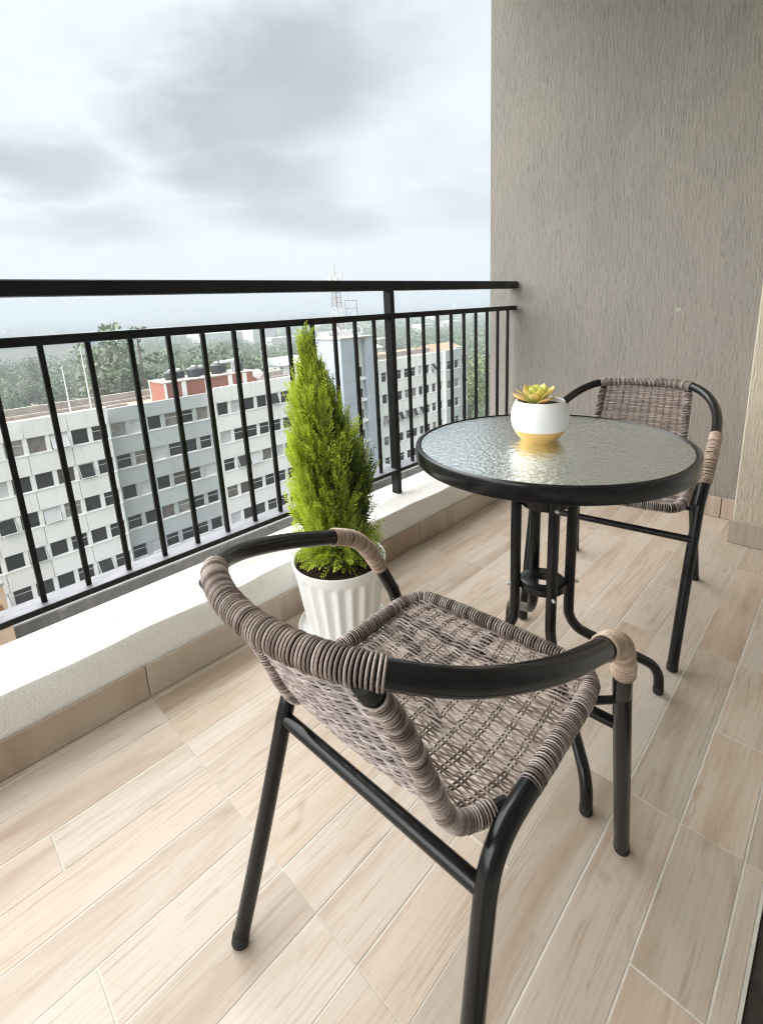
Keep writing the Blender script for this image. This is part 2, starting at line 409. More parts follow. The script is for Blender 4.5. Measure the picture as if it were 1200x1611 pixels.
def m_pane(t, out):
    info = t.node('ShaderNodeObjectInfo'); r = info.outputs['Random']; co = coords(t)
    sp = t.node('ShaderNodeSeparateXYZ', {0: co})
    inside = t.ramp(r, [(0.0, (0.012, 0.012, 0.011)), (0.50, (0.020, 0.019, 0.018)), (0.76, (0.035, 0.032, 0.029)), (0.86, (0.17, 0.14, 0.115)), (1.0, (0.28, 0.27, 0.25))])
    n = t.noise(t.vmath('ADD', co, t.node('ShaderNodeCombineXYZ', {0: t.math('MULTIPLY', r, 50)}).outputs[0]), 1.7, 3)
    c = t.mix(t.ramp(n.outputs[0], [(0.48, 0.0), (0.64, 0.4)]), inside, (0.05, 0.046, 0.042))
    pbsdf(t, out, c, 0.06, spec=0.2)
M_PANE = material('window_glass', m_pane)
M_BLIND = simple('pale_blind', (0.52, 0.53, 0.53), 0.15, 0.6, 0.08, 3)
M_ROOF = simple('roof_screed', (0.33, 0.255, 0.20), 0.9, 0.2, 0.12, 0.5, world_co=True)
M_ROOFEDGE = simple('roof_coping', (0.36, 0.335, 0.30), 0.85, 0.2, 0.2, 0.8, world_co=True)
def m_brick(t, out):
    co = t.node('ShaderNodeNewGeometry').outputs['Position']
    s3 = t.node('ShaderNodeSeparateXYZ', {0: co})
    v = t.node('ShaderNodeCombineXYZ', {0: t.math('ADD', s3.outputs[0], s3.outputs[1]), 1: s3.outputs[2]}).outputs[0]
    b = t.node('ShaderNodeTexBrick', {'Vector': v, 'Color1': (0.36, 0.095, 0.052), 'Color2': (0.26, 0.068, 0.04), 'Mortar': (0.34, 0.25, 0.20), 'Scale': 4.2, 'Mortar Size': 0.03})
    n = t.noise(co, 1.2, 4)
    pbsdf(t, out, t.mix(0.25, b.outputs[0], n.outputs['Color'], 'OVERLAY'), 0.85, spec=0.2)
M_BRICK = material('red_brick', m_brick)
M_TANK = simple('black_plastic', (0.03, 0.03, 0.032), 0.4, 0.5)
M_DISH = simple('pale_metal', (0.70, 0.71, 0.72), 0.5, 0.5)
M_SIGN = simple('sign_white', (0.82, 0.82, 0.82), 0.5, 0.4)
M_LATTICE_R = simple('mast_red', (0.30, 0.255, 0.25), 0.6, 0.4)
M_LATTICE_W = simple('mast_white', (0.52, 0.52, 0.53), 0.6, 0.4)
M_STEEL = simple('grey_steel', (0.28, 0.29, 0.30), 0.6, 0.4)
def m_podium(t, out):
    co = t.node('ShaderNodeNewGeometry').outputs['Position']
    s3 = t.node('ShaderNodeSeparateXYZ', {0: co})
    n = t.noise(t.mapping(co, (0.5, 0.5, 0.35)), 1.0, 6, 0.65, 0.5)
    c = t.mix(t.ramp(n.outputs[0], [(0.35, 0.0), (0.65, 1.0)]), (0.24, 0.205, 0.175), (0.15, 0.135, 0.12))
    pbsdf(t, out, c, 0.9, spec=0.2)
M_PODIUM = material('stained_concrete', m_podium)
M_PODROOF = simple('podium_roof', (0.36, 0.36, 0.37), 0.7, 0.3, 0.08, 0.6, world_co=True)
M_PEACH = simple('peach_plaster', (0.66, 0.45, 0.32), 0.85, 0.2, 0.1, 1.5, world_co=True)
M_ARCH = simple('brown_shutter', (0.26, 0.12, 0.05), 0.7, 0.3, 0.2, 3, world_co=True)
def m_ground(t, out):
    co = t.node('ShaderNodeNewGeometry').outputs['Position']
    n = t.noise(co, 0.004, 6, 0.6, 0.6); n2 = t.noise(co, 0.05, 5, 0.65)
    c = t.ramp(n.outputs[0], [(0.34, (0.07, 0.095, 0.045)), (0.5, (0.11, 0.125, 0.07)), (0.6, (0.19, 0.165, 0.115)), (0.7, (0.09, 0.115, 0.06))])
    c = t.mix(t.ramp(n2.outputs[0], [(0.45, 0.0), (0.65, 0.7)]), c, (0.055, 0.075, 0.035))
    pbsdf(t, out, c, 0.95, spec=0.1)
M_GROUND = material('dry_ground', m_ground)
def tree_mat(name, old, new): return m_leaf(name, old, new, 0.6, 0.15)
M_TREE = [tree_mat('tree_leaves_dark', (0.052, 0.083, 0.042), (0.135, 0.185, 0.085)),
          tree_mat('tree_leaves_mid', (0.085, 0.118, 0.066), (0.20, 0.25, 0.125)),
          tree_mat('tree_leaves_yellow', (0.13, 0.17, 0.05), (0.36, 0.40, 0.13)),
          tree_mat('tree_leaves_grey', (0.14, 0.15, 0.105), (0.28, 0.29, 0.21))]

# =================================================================== STRUCTURE
WX = 2.545          # face of the side wall
# floor slab with individual planks
fl = MB(); fl.box(-1.6, WX + 0.02, 0.004, 1.30, -0.12, -0.0009)
floor = fl.build('floor', M_GROUT, smooth=False); tag(floor, kind='structure')
_pm = {}
def plank_mesh(L, W):
    k = (round(L, 4), round(W, 4))
    if k not in _pm:
        b = MB(); b.cbox(-L / 2, L / 2, -W / 2, W / 2, -0.012, 0.0, 0.0006)
        _pm[k] = b.mesh('plank', False); _pm[k].materials.append(M_PLANK)
    return _pm[k]
TP, RW = 0.58, 0.1009
xe = [0.335 + TP * k for k in range(-3, 5)]
rowe = [(0.0075, 0.037, 2)] + [(0.037 + RW * k, 0.037 + RW * (k + 1), (k + 3) % 6) for k in range(12)] + [(0.037 + RW * 12, 1.264, 3)]
for y0, y1, r in rowe:
    for x0, x1 in zip(xe[:-1], xe[1:]):
        cuts = [x0, x1]
        if r in (0, 3): cuts = [x0, x0 + TP / 2 + random.uniform(-.006, .006), x1]
        for i, (a, b) in enumerate(zip(cuts[:-1], cuts[1:])):
            ga = 0.0007 if i == 0 else 0.0018; gb = 0.0007 if i == len(cuts) - 2 else 0.0018
            lo = a + ga; hi = min(b - gb, WX - 0.012)
            if hi - lo < 0.03: continue
            g0 = 0.0007 if r == 0 else 0.0017; g1 = 0.0007 if r == 5 else 0.0017
            o = inst('plank', plank_mesh(hi - lo, (y1 - y0) - g0 - g1), None, floor, ((lo + hi) / 2, (y0 + g0 + y1 - g1) / 2, random.uniform(-0.0003, 0.0)))
# raised kerb of the balcony edge, with a skirting of the same tiles
kb = MB()
xs = np.linspace(-1.6, WX + 0.02, 90)
prof = [(1.272, 0.0), (1.273, 0.10), (1.2715, 0.183), (1.278, 0.1945), (1.30, 0.1965), (1.50, 0.195), (1.513, 0.190), (1.516, 0.0), (1.516, -0.3), (1.272, -0.3)]
V = []
for x in xs:
    wob = 0.0025 * math.sin(x * 7.1) + 0.002 * math.sin(x * 17.3 + 1) + random.uniform(-.0008, .0008)
    for i, (y, z) in enumerate(prof):
        V.append((x, y + (wob if i in (2, 3) else 0), z + (wob * 0.8 if i in (2, 3, 4) else 0)))
n = len(prof)
kb.add(V, [(a * n + i, a * n + (i + 1) % n, (a + 1) * n + (i + 1) % n, (a + 1) * n + i) for a in range(len(xs) - 1) for i in range(n)])
kerb = kb.build('kerb_wall', M_KERB, off=(0, 0, 0))
tag(kerb, 'low white stuccoed kerb wall under the black railing', 'wall', kind='thing')
for x0, x1 in zip(xe[:-1], xe[1:]):
    b = MB(); b.cbox(-(min(x1, WX - .012) - x0) / 2 + .001, (min(x1, WX - .012) - x0) / 2 - .001, -0.0045, 0.0045, 0.001, 0.0965, 0.0012)
    me = b.mesh('skirting_tile', False); me.materials.append(M_SKIRT)
    inst('skirting_tile', me, None, kerb, ((x0 + min(x1, WX - .012)) / 2, 1.2672, 0.0005))
# side wall
b = MB(); b.box(WX, WX + 0.22, -0.35, 1.568, -0.3, 4.2)
swall = b.build('side_wall', M_WALL, smooth=False, off=(0, 0, 0)); tag(swall, 'tall taupe wall of rough dragged stucco at the end of the balcony', 'wall', kind='thing')
for y0, y1 in ((0.30, 0.372), (0.374, 0.953), (0.955, 1.262)):
    b = MB(); b.cbox(-0.0045, 0.0045, -(y1 - y0) / 2 + .001, (y1 - y0) / 2 - .001, 0.001, 0.0965, 0.0012)
    me = b.mesh('skirting_tile', False); me.materials.append(M_SKIRT)
    inst('skirting_tile', me, None, swall, (WX - 0.005, (y0 + y1) / 2, 0.0005))
# door jamb wall, cream
b = MB(); b.cbox(2.303, WX - 0.002, -0.55, 0.296, 0.0, 2.9, 0.004)
jamb = b.build('jamb_wall', M_JAMB, smooth=False, off=(0, 0, 0)); tag(jamb, 'cream stuccoed corner of wall beside the doorway', 'wall', kind='thing')
b = MB(); b.cbox(2.294, 2.3025, -0.55, 0.305, 0.001, 0.0985, 0.0012)
b.build('skirting_tile', M_SKIRT, jamb, smooth=False)
b = MB(); b.cbox(2.305, WX - 0.008, 0.2965, 0.305, 0.001, 0.0985, 0.0012)
b.build('skirting_tile', M_SKIRT, jamb, smooth=False)
# door threshold behind the floor edge
b = MB(); b.cbox(-1.6, 2.29, -0.12, 0.0035, -0.1, -0.008, 0.002); b.cbox(-1.6, 2.29, -0.09, -0.075, -0.008, 0.012, 0.001); b.cbox(-1.6, 2.29, -0.04, -0.025, -0.008, 0.012, 0.001)
tag(b.build('door_threshold', M_FRAME, smooth=False, off=(0, 0, 0)), 'dark brown sliding door track at the edge of the tiled floor', 'threshold')
# the balcony above and the room behind
b = MB(); b.box(-1.8, WX + 0.22, -4.2, 1.57, 2.75, 2.95)
tag(b.build('ceiling', M_CEIL, smooth=False, off=(0, 0, 0)), kind='structure')
b = MB(); b.box(-1.8, 2.5, -4.2, -0.125, -0.12, -0.004)
tag(b.build('room_floor', M_GROUT, smooth=False, off=(0, 0, 0)), kind='structure')
b = MB(); b.box(-1.8, 2.5, -4.4, -4.2, -0.12, 2.75); b.box(2.31, 2.5, -4.2, -0.56, -0.12, 2.75); b.box(-2.0, -1.8, -4.4, 0.0, -0.12, 2.95)
tag(b.build('room_wall', M_CEIL, smooth=False, off=(0, 0, 0)), kind='structure')

# railing
RYF = 1.394
rail = empty('railing', (1.5, RYF, 0.195), label='black metal balcony railing with thin upright bars above the white kerb', cat='railing')
b = MB(); b.cbox(-1.6, WX - 0.006, RYF - 0.006, RYF + 0.046, 1.074, 1.112, 0.003); b.build('handrail', M_RAIL, rail, smooth=False)
b = MB(); b.cbox(-1.6, WX - 0.006, RYF + 0.002, RYF + 0.046, 0.960, 0.983, 0.002); b.build('mid_rail', M_RAIL, rail, smooth=False)
b = MB(); b.cbox(-1.6, WX - 0.006, RYF - 0.001, RYF + 0.066, 0.2935, 0.3105, 0.0015); b.build('bottom_rail', M_GREY_TOP, rail, smooth=False)
for x in (1.508, -1.05):
    b = MB(); b.cbox(x, x + 0.024, RYF - 0.0035, RYF + 0.038, 0.19, 1.0735, 0.002); b.build('post', M_RAIL, rail, smooth=False)
bar = MB(); bar.cbox(-0.0065, 0.0065, -0.0065, 0.0065, 0.3108, 0.9597, 0.0012); barm = bar.mesh('baluster', False)
k = -15
while True:
    x = 0.172 + 0.1052 * k; k += 1
    if x > WX - 0.03: break
    if abs(x - 1.52) < 0.04 or abs(x + 1.04) < .03: continue
    inst('baluster', barm, M_RAIL, rail, (x, RYF + 0.027, 0))

# =================================================================== CHAIR
def rings(mb, path, r_in, pitch, sr, seg=14, sides=5, jit=0.12, tilt=0.12):
    P = resample(path, max(40, int(plen(path) / 0.004))); L = plen(P); n = max(2, int(L / pitch))
    d = np.concatenate([[0], np.cumsum(np.linalg.norm(np.diff(P, axis=0), axis=1))])
    T, N, B = frames(P)
    a = np.linspace(0, 2 * PI, seg, endpoint=False); c = np.linspace(0, 2 * PI, sides, endpoint=False)
    ts = (np.arange(n) + 0.5) * pitch + RNG.normal(0, jit, n) * pitch
    ts = np.clip(ts, 0, L)
    ip = lambda A: np.stack([np.interp(ts, d, A[:, i]) for i in range(3)], -1)
    C, Tt, Nn, Bb = ip(P), ip(T), ip(N), ip(B)
    rr = (r_in + sr) * (1 + RNG.normal(0, 0.018, n))
    ph = RNG.uniform(0, 2 * PI, n); tl = RNG.normal(0, tilt, n) * r_in
    rad = np.cos(a)[None, :, None] * Nn[:, None] + np.sin(a)[None, :, None] * Bb[:, None]          # n,seg,3
    cen = C[:, None] + rr[:, None, None] * rad + (tl[:, None] * np.cos(a[None] + ph[:, None]))[..., None] * Tt[:, None]
    V = cen[:, :, None] + sr * (np.cos(c)[None, None, :, None] * rad[:, :, None] + np.sin(c)[None, None, :, None] * Tt[:, None, None])
    q = np.arange(n)[:, None, None] * seg * sides; i = np.arange(seg)[None, :, None]; j = np.arange(sides)[None, None]
    i2 = (i + 1) % seg; j2 = (j + 1) % sides
    F = np.stack([q + i * sides + j, q + i2 * sides + j, q + i2 * sides + j2, q + i * sides + j2], -1).reshape(-1, 4)
    mb.add(V, F); mb.tone.append(np.repeat(RNG.uniform(0, 1, n), seg * sides))

TR = 0.0133
def side(P, s): P = np.array(P, float); P[:, 1] *= s; return P
hoop_half = [(-0.575, 0.0, 0.700), (-0.566, 0.075, 0.700), (-0.537, 0.144, 0.697), (-0.476, 0.194, 0.676), (-0.385, 0.224, 0.645), (-0.295, 0.233, 0.614), (-0.240, 0.234, 0.594), (-0.200, 0.233, 0.568), (-0.166, 0.230, 0.520)]
leg_top = (-0.128, 0.2215, 0.44)
full = [(p[0], -p[1], p[2]) for p in hoop_half[::-1]] + hoop_half[1:]
full = [(leg_top[0], -leg_top[1], leg_top[2])] + full + [leg_top]
HOOP = catmull(full, 9)
def sub(path, f):     # part of a path where f is true
    return np.array([p for p in path if f(p)])

chair = empty('bistro_chair', (0.784, 0.412, 0), 0.027, label='near bistro chair of grey-brown wicker on black tubes, seen from behind', cat='chair', group='wicker bistro chairs at the glass table')
Z0 = (0, 0, 0)
def part(mb, name, mat, parent=chair, smooth='auto'):
    o = mb.build(name, mat, parent, smooth, off=Z0)
    if mb.tone:
        a_ = o.data.attributes.new('tone', 'FLOAT', 'POINT'); a_.data.foreach_set('value', np.concatenate(mb.tone))
    return o
b = MB(); b.tube(HOOP, TR, 14); part(b, 'arm_hoop', M_BLACK)
def footcap(mb, p, d, r):
    p = np.array(p); d = np.array(d) / np.linalg.norm(d)
    mb.tube([p - d * 0.0005, p + d * 0.002, p + d * 0.018, p + d * 0.020], [r * 0.75, r * 1.02, r * 1.06, r * 1.0], 14)
for s in (-1, 1):
    P = np.array([(-0.004, s * 0.209, 0.012), (-0.06, s * 0.2143, 0.22), (leg_top[0] + .001, s * leg_top[1], leg_top[2] + .001)])
    b = MB(); b.tube(catmull(P, 6), TR, 14); lg = part(b, 'front_leg', M_BLACK)
    b = MB(); footcap(b, (-0.0, s * 0.2086, 0.0005), (-0.27, 0.02 * s, 1), TR); part(b, 'foot_cap', M_RUBBER, lg)
    R = [(-0.552, s * 0.205, 0.012), (-0.497, s * 0.1935, 0.185), (-0.451, s * 0.184, 0.338), (-0.437, s * 0.182, 0.383), (-0.421, s * 0.182, 0.411), (-0.390, s * 0.182, 0.426), (-0.335, s * 0.182, 0.428)]
    b = MB(); b.tube(catmull(R, 8), TR, 14); lg = part(b, 'rear_leg', M_BLACK)
    b = MB(); footcap(b, (-0.556, s * 0.2056, 0.0005), (0.3, -0.05 * s, 1), TR); part(b, 'foot_cap', M_RUBBER, lg)
    b = MB(); b.tube([(-0.15, s * 0.184, 0.420), (-0.122, s * 0.2215, 0.425)], 0.006, 8); part(b, 'seat_bracket', M_BLACK)
b = MB(); b.tube([(-0.4395, -0.182, 0.375), (-0.4395, 0.182, 0.375)], 0.0108, 12); part(b, 'rear_crossbar', M_BLACK)
b = MB(); b.tube([(-0.094, -0.216, 0.352), (-0.094, 0.216, 0.352)], 0.0095, 12); part(b, 'front_crossbar', M_BLACK)
# seat frame: a U from one side round the front to the other
U = [(-0.345, 0.182, 0.428), (-0.25, 0.182, 0.428), (-0.15, 0.181, 0.428), (-0.112, 0.168, 0.428), (-0.095, 0.135, 0.428), (-0.09, 0.0, 0.428)]
SEATU = catmull(U + [(p[0], -p[1], p[2]) for p in U[-2::-1]], 9)
b = MB(); b.tube(SEATU, 0.0105, 12); part(b, 'seat_frame', M_BLACK)
# backrest frame: side tube that bends forward at its foot and joins the seat tube
BS = [(-0.552, 0.132, 0.690), (-0.515, 0.135, 0.620), (-0.478, 0.137, 0.525), (-0.455, 0.139, 0.465), (-0.437, 0.143, 0.437), (-0.410, 0.153, 0.425), (-0.372, 0.170, 0.424)]
for s in (-1, 1):
    b = MB(); b.tube(catmull(side(BS, s), 8), 0.0095, 12); part(b, 'backrest_frame', M_BLACK)
# woven sheet: one surface from the front rail up to the hoop
prof = catmull([(-0.098, 0, 0.431), (-0.16, 0, 0.424), (-0.25, 0, 0.419), (-0.33, 0, 0.419), (-0.395, 0, 0.424), (-0.435, 0, 0.441), (-0.460, 0, 0.480), (-0.500, 0, 0.580), (-0.551, 0, 0.688)], 14)
PD = np.concatenate([[0], np.cumsum(np.linalg.norm(np.diff(prof, axis=0), axis=1))]); PL = PD[-1]
PT, PN, PB = frames(prof)
PNORM = np.stack([-PT[:, 2], np.zeros(len(PT)), PT[:, 0]], -1); PNORM *= np.sign(PNORM[0, 2] or 1)
WS = ([0, 0.03, 0.07, 0.24, 0.30, 0.345, 0.40, PL], [0.140, 0.165, 0.176, 0.176, 0.162, 0.145, 0.136, 0.130])
def sheet(v, s):
    """v in -1..1 across, s metres along; returns point, upward normal"""
    v = np.asarray(v, float); s = np.broadcast_to(np.asarray(s, float), v.shape)
    p = np.stack([np.interp(s, PD, prof[:, i]) for i in range(3)], -1)
    nn = np.stack([np.interp(s, PD, PNORM[:, i]) for i in range(3)], -1); nn /= np.linalg.norm(nn, axis=-1)[..., None]
    wv = np.interp(s, *WS)
    p[..., 1] += v * wv
    bk = np.clip((s - 0.33) / (PL - 0.33), 0, 1)
    p[..., 0] -= 0.021 * bk * (1 - v ** 2)
    p += nn * (-0.006 * np.clip(1 - v ** 2, 0, 1) * (1 - bk))[..., None]
    return p, nn
SPLIT = 0.318
KS = 12
def weave(s0, s1, weft_r=0.00150, pitch=0.0041):
    mb = MB(); rows = int((s1 - s0) / pitch)
    for i in range(rows):
        s = s0 + (i + 0.5) * pitch
        npts = KS * 6 + 1
        v = np.linspace(-1.02, 1.02, npts)
        ph = v * 0.5 * KS * PI + (PI if i % 2 else 0)
        amp = 0.0023 * (1 + RNG.normal(0, .12))
        ss = s + 0.0011 * np.sin(ph * 0.5 + i) + RNG.normal(0, 0.00035, npts)
        p, nn = sheet(v, np.clip(ss, 0, PL))
        p = p + nn * (amp * np.cos(ph) + RNG.normal(0, .0002, npts))[:, None]
        mb.tube(p, weft_r * (1 + RNG.normal(0, .06)), 5, cap=False); mb.tone.append(np.full(npts * 5, RNG.uniform()))
    return mb
def stakes(s0, s1):
    mb = MB()
    for k in range(KS + 1):
        vk = -1 + 2 * (k) / KS
        if k in (0, KS): vk *= 0.96
        for dv in (-0.0024, 0.0024):
            s = np.linspace(s0, s1, 44)
            p, nn = sheet(vk + dv / 0.15 + RNG.normal(0, .004, 44), s)
            mb.tube(p + nn * RNG.normal(0, .0002, 44)[:, None], 0.0015, 5, cap=False)
    return mb
sw = part(weave(0.008, SPLIT), 'seat_weave', M_WICKER); part(stakes(0.0, SPLIT + .01), 'seat_stakes', M_STAKE, sw)
bw = part(weave(SPLIT, PL - 0.004), 'backrest_weave', M_WICKER); part(stakes(SPLIT - .005, PL), 'backrest_stakes', M_STAKE, bw)
b = MB(); rings(b, sub(SEATU, lambda p: p[0] > -0.348), 0.0113, 0.0048, 0.00140, 14, 6, 0.04, 0.025); part(b, 'seat_edge_wrap', M_WICKER)
for s in (-1, 1):
    b = MB(); rings(b, catmull(side(BS, s), 8)[2:-3], 0.0100, 0.0048, 0.00142, 14, 6, 0.04, 0.025); part(b, 'backrest_edge_wrap', M_WICKER)
b = MB(); hb = sub(HOOP, lambda p: abs(p[1]) < 0.147 and p[0] < -0.45); rings(b, hb, TR + 0.0002, 0.0043, 0.00145, 18, 6, 0.025, 0.012); part(b, 'hoop_wrap', M_WICKER)
for s in (-1, 1):
    b = MB(); ar = sub(HOOP, lambda p: p[1] * s > 0 and p[0] > -0.272 and p[2] > 0.487); rings(b, ar, TR + 0.0001, 0.0034, 0.00155, 18, 6, 0.10, 0.06); part(b, 'arm_wrap', M_WRAP)
    b = MB(); b.tube([HOOP[0] * 0 + np.array((-0.556, s * 0.132, 0.694)), np.array((-0.547, s * 0.132, 0.676))], 0.0108, 12); part(b, 'tube_plug', M_RUBBER)

c2 = dup(chair); c2.location = (1.327, 0.471, 0); c2.rotation_euler = (0, 0, 3.258 )
tag(c2, 'far bistro chair of grey-brown wicker facing the camera behind the glass table', 'chair', 'wicker bistro chairs at the glass table')

# =================================================================== TABLE
TX, TY, TZ, TRAD = 1.033, 0.488, 0.69, 0.297
table = empty('bistro_table', (TX, TY, 0), 0.0, label='round bistro table with rippled glass top and black metal rim', cat='table')
b = MB(); b.lathe([(TRAD - 0.007, 0), (TRAD - 0.0005, -0.002), (TRAD + 0.001, -0.006), (TRAD + 0.001, -0.032), (TRAD - 0.002, -0.036), (TRAD - 0.012, -0.036), (TRAD - 0.012, -0.0075), (TRAD - 0.010, -0.002)], 96, (0, 0, TZ), closed=True)
part(b, 'table_rim', M_BLACK, table)
b = MB(); b.lathe([(0.0001, 0), (TRAD - 0.0122, 0), (TRAD - 0.0122, -0.005), (0.0001, -0.005)], 96, (0, 0, TZ - 0.0025)); part(b, 'glass_top', M_GLASS, table)
b = MB()
for a in (0, PI / 2):
    c, s = math.cos(a + 0.97), math.sin(a + 0.97)
    b.tube([(-c * (TRAD - .013), -s * (TRAD - .013), TZ - .024 - a * .002), (c * (TRAD - .013), s * (TRAD - .013), TZ - .024 - a * .002)], 0.007, 8)
part(b, 'top_support', M_BLACK, table)
b = MB(); b.lathe([(0.030, 0.536), (0.053, 0.536), (0.055, 0.539), (0.055, 0.664), (0.030, 0.664)], 40, closed=True); part(b, 'upper_collar', M_BLACK, table)
b = MB(); b.lathe([(0.026, 0.322), (0.028, 0.320), (0.052, 0.320), (0.0545, 0.322), (0.0545, 0.338), (0.052, 0.340), (0.028, 0.340), (0.026, 0.338)], 48, closed=True); part(b, 'spacer_ring', M_BLACK, table)
A0 = math.atan2(0.267 - TY, 1.243 - TX)
for k in range(4):
    a = A0 + k * PI / 2 * (1.0)
    c, s = math.cos(a), math.sin(a)
    RR = 0.304
    Pp = [(0.066, 0.655), (0.066, 0.45), (0.066, 0.275), (0.070, 0.235), (0.089, 0.203), (0.115, 0.183), (0.19, 0.140), (0.258, 0.102), (0.285, 0.082), (0.300, 0.055), (RR, 0.025), (RR, 0.010)]
    b = MB(); b.tube(catmull([(r * c, r * s, z) for r, z in Pp], 7), 0.0122, 14); lg = part(b, 'leg', M_BLACK, table)
    b = MB(); footcap(b, (RR * c, RR * s, 0.0005), (0, 0, 1), 0.0122); part(b, 'foot_cap', M_RUBBER, lg)
    b = MB()
    for z in (0.33, 0.550):
        b.tube([(0.055 * c, 0.055 * s, z), (0.0845 * c, 0.0845 * s, z), (0.0875 * c, 0.0875 * s, z)], [0.004, 0.0042, 0.0025], 8)
    part(b, 'bolt', M_BOLT, lg)

# succulent in a small dipped pot
SX, SY = 1.037, 0.509
sp = empty('ceramic_pot', (SX, SY, TZ - .0025), label='small round ceramic pot, white with a mustard dipped base, on the glass table', cat='pot')
def pr(z0, z1):
    k = [(0.0, 0.033), (0.004, 0.0365), (0.016, 0.0465), (0.030, 0.0535), (0.045, 0.0565), (0.060, 0.0560), (0.073, 0.0525), (0.083, 0.0475)]
    zz = np.unique(np.concatenate([np.linspace(z0, z1, 9)])); return [(np.interp(z, [q[0] for q in k], [q[1] for q in k]), z) for z in zz]
b = MB(); b.lathe([(0.0001, 0)] + pr(0, 0.0255), 48); part(b, 'dipped_base', M_YELLOW, sp)
b = MB(); b.lathe(pr(0.0255, 0.083) + [(0.0465, 0.0845), (0.0445, 0.0835), (0.0445, 0.074)], 48); part(b, 'bowl', M_CERAMIC, sp)
b = MB(); b.lathe([(0.0446, 0.0745), (0.03, 0.0765), (0.0001, 0.0775)], 24); part(b, 'soil', M_SOIL, sp)
sp.scale = (1.12, 1.12, 1.12)
sc = empty('succulent_plant', (SX - 0.008, SY + 0.004, TZ + 0.083), label='green and yellow rosette succulent growing in the small dipped pot', cat='plant')
def succ_leaf(L, W):
    V, F, A = [], [], []
    nn = 7
    for i in range(nn):
        t = i / (nn - 1); wd = W * (0.35 + 1.25 * t - 0.15 * t * t) * (1 if t < 0.72 else max(0.02, 1 - ((t - 0.72) / 0.28) ** 1.6)); th = 0.0045 * (1 - t * 0.75)
        y = t * L; z = 0.15 * L * t * t
        for (xx, zz) in ((-1, 0.25), (-0.5, -0.55), (0.5, -0.55), (1, 0.25), (0.45, 0.22), (-0.45, 0.22)): V.append((xx * wd, y, z + zz * th)); A.append(1 - t)
    for i in range(nn - 1):
        for j in range(6): F.append((i * 6 + j, i * 6 + (j + 1) % 6, (i + 1) * 6 + (j + 1) % 6, (i + 1) * 6 + j))
    return V, F, A
for k in range(34):
    t = k / 33; L = 0.046 * (1 - t) ** 0.7 + 0.014; W = 0.0092 * (1 - t) ** 0.5 + 0.003
    V, F, A = succ_leaf(L, W); b = MB(); b.add(V, F); me = b.mesh('leaf', True); me.materials.append(M_SUCC)
    at = me.attributes.new('leaf_tone', 'FLOAT', 'POINT'); at.data.foreach_set('value', np.clip(np.array(A) * 0.62 + 0.85 * t - 0.08, 0, 1))
    ang = k * 2.39996 + random.uniform(-.15, .15); pitch = math.radians(8 + 74 * t ** 0.9 + random.uniform(-5, 5))
    o = inst('leaf', me, None, None, (0, 0, 0)); o.parent = sc
    o.location = (0.004 * math.cos(ang + PI / 2), 0.004 * math.sin(ang + PI / 2), 0.002 + 0.010 * t); o.rotation_euler = (pitch, 0, ang)

# =================================================================== CYPRESS IN A FLUTED POT
PX, PY = 0.893, 1.090
sa = MB(); sa.lathe([(0.0001, 0.002), (0.120, 0.002), (0.137, 0.006), (0.146, 0.026), (0.1435, 0.026), (0.134, 0.010), (0.0001, 0.008)], 56, (PX, PY, 0))
tag(sa.build('pot_saucer', M_POT, off=(0, 0, 0)), 'white plastic saucer on the floor under the fluted plant pot', 'saucer')
pot = empty('plant_pot', (PX, PY, 0.009), label='white fluted plastic plant pot standing against the kerb', cat='pot')
b = MB(); seg = 200; zz = [0.0, 0.004, 0.03, 0.10, 0.170, 0.190, 0.202, 0.209, 0.214, 0.226, 0.241, 0.243]
Vp = []
for z in zz:
    r0 = 0.112 + (0.1455 - 0.112) * z / 0.243
    for j in range(seg):
        a = 2 * PI * j / seg; fl_ = (0.5 + 0.5 * math.cos(a * 20)) ** 0.8
        dep = 0.0085 * fl_ * (1 if z < 0.19 else max(0, 1 - ((z - 0.19) / 0.022) ** 2)) * (0.4 if z == 0 else 1)
        r = r0 - dep + (0.002 if z > 0.214 else 0)
        Vp.append((r * math.cos(a), r * math.sin(a), z))
nz = len(zz)
b.add(Vp, [(i * seg + j, i * seg + (j + 1) % seg, (i + 1) * seg + (j + 1) % seg, (i + 1) * seg + j) for i in range(nz - 1) for j in range(seg)])
b.lathe([(0.1475, 0.243), (0.1455, 0.2445), (0.141, 0.243), (0.139, 0.236), (0.132, 0.20)], 100)
part(b, 'pot_body', M_POT, pot)
b = MB(); rr = np.linspace(0.0001, 0.137, 16); b.lathe([(r, 0.222 + 0.006 * math.cos(r * 14) + RNG.normal(0, .001)) for r in rr], 60)
for i in range(420):
    a, r = RNG.uniform(0, 2 * PI), 0.135 * math.sqrt(RNG.uniform()); q = RNG.uniform(0.0015, 0.005)
    b.ball((r * math.cos(a), r * math.sin(a), 0.227 + q * 0.2), q, 5, 3)
part(b, 'soil', M_SOIL, pot)
cyp = empty('cypress_plant', (PX, PY, 0.232), label='lime green feathery cypress growing in the white fluted pot', cat='plant')
def axis_at(t): return np.array([-0.062 * t ** 1.3, 0.0 + 0.004 * t, 0.010 + 0.645 * t])
b = MB(); b.tube([axis_at(t) for t in np.linspace(-0.02, 0.92, 14)], np.linspace(0.011, 0.0015, 14), 8); part(b, 'trunk', M_BARK, cyp)
def crown_r(t): return np.interp(t, [0, 0.06, 0.16, 0.30, 0.45, 0.60, 0.75, 0.88, 1.0], [0.068, 0.104, 0.128, 0.134, 0.128, 0.110, 0.082, 0.048, 0.012])
Vs, Fr = [], []
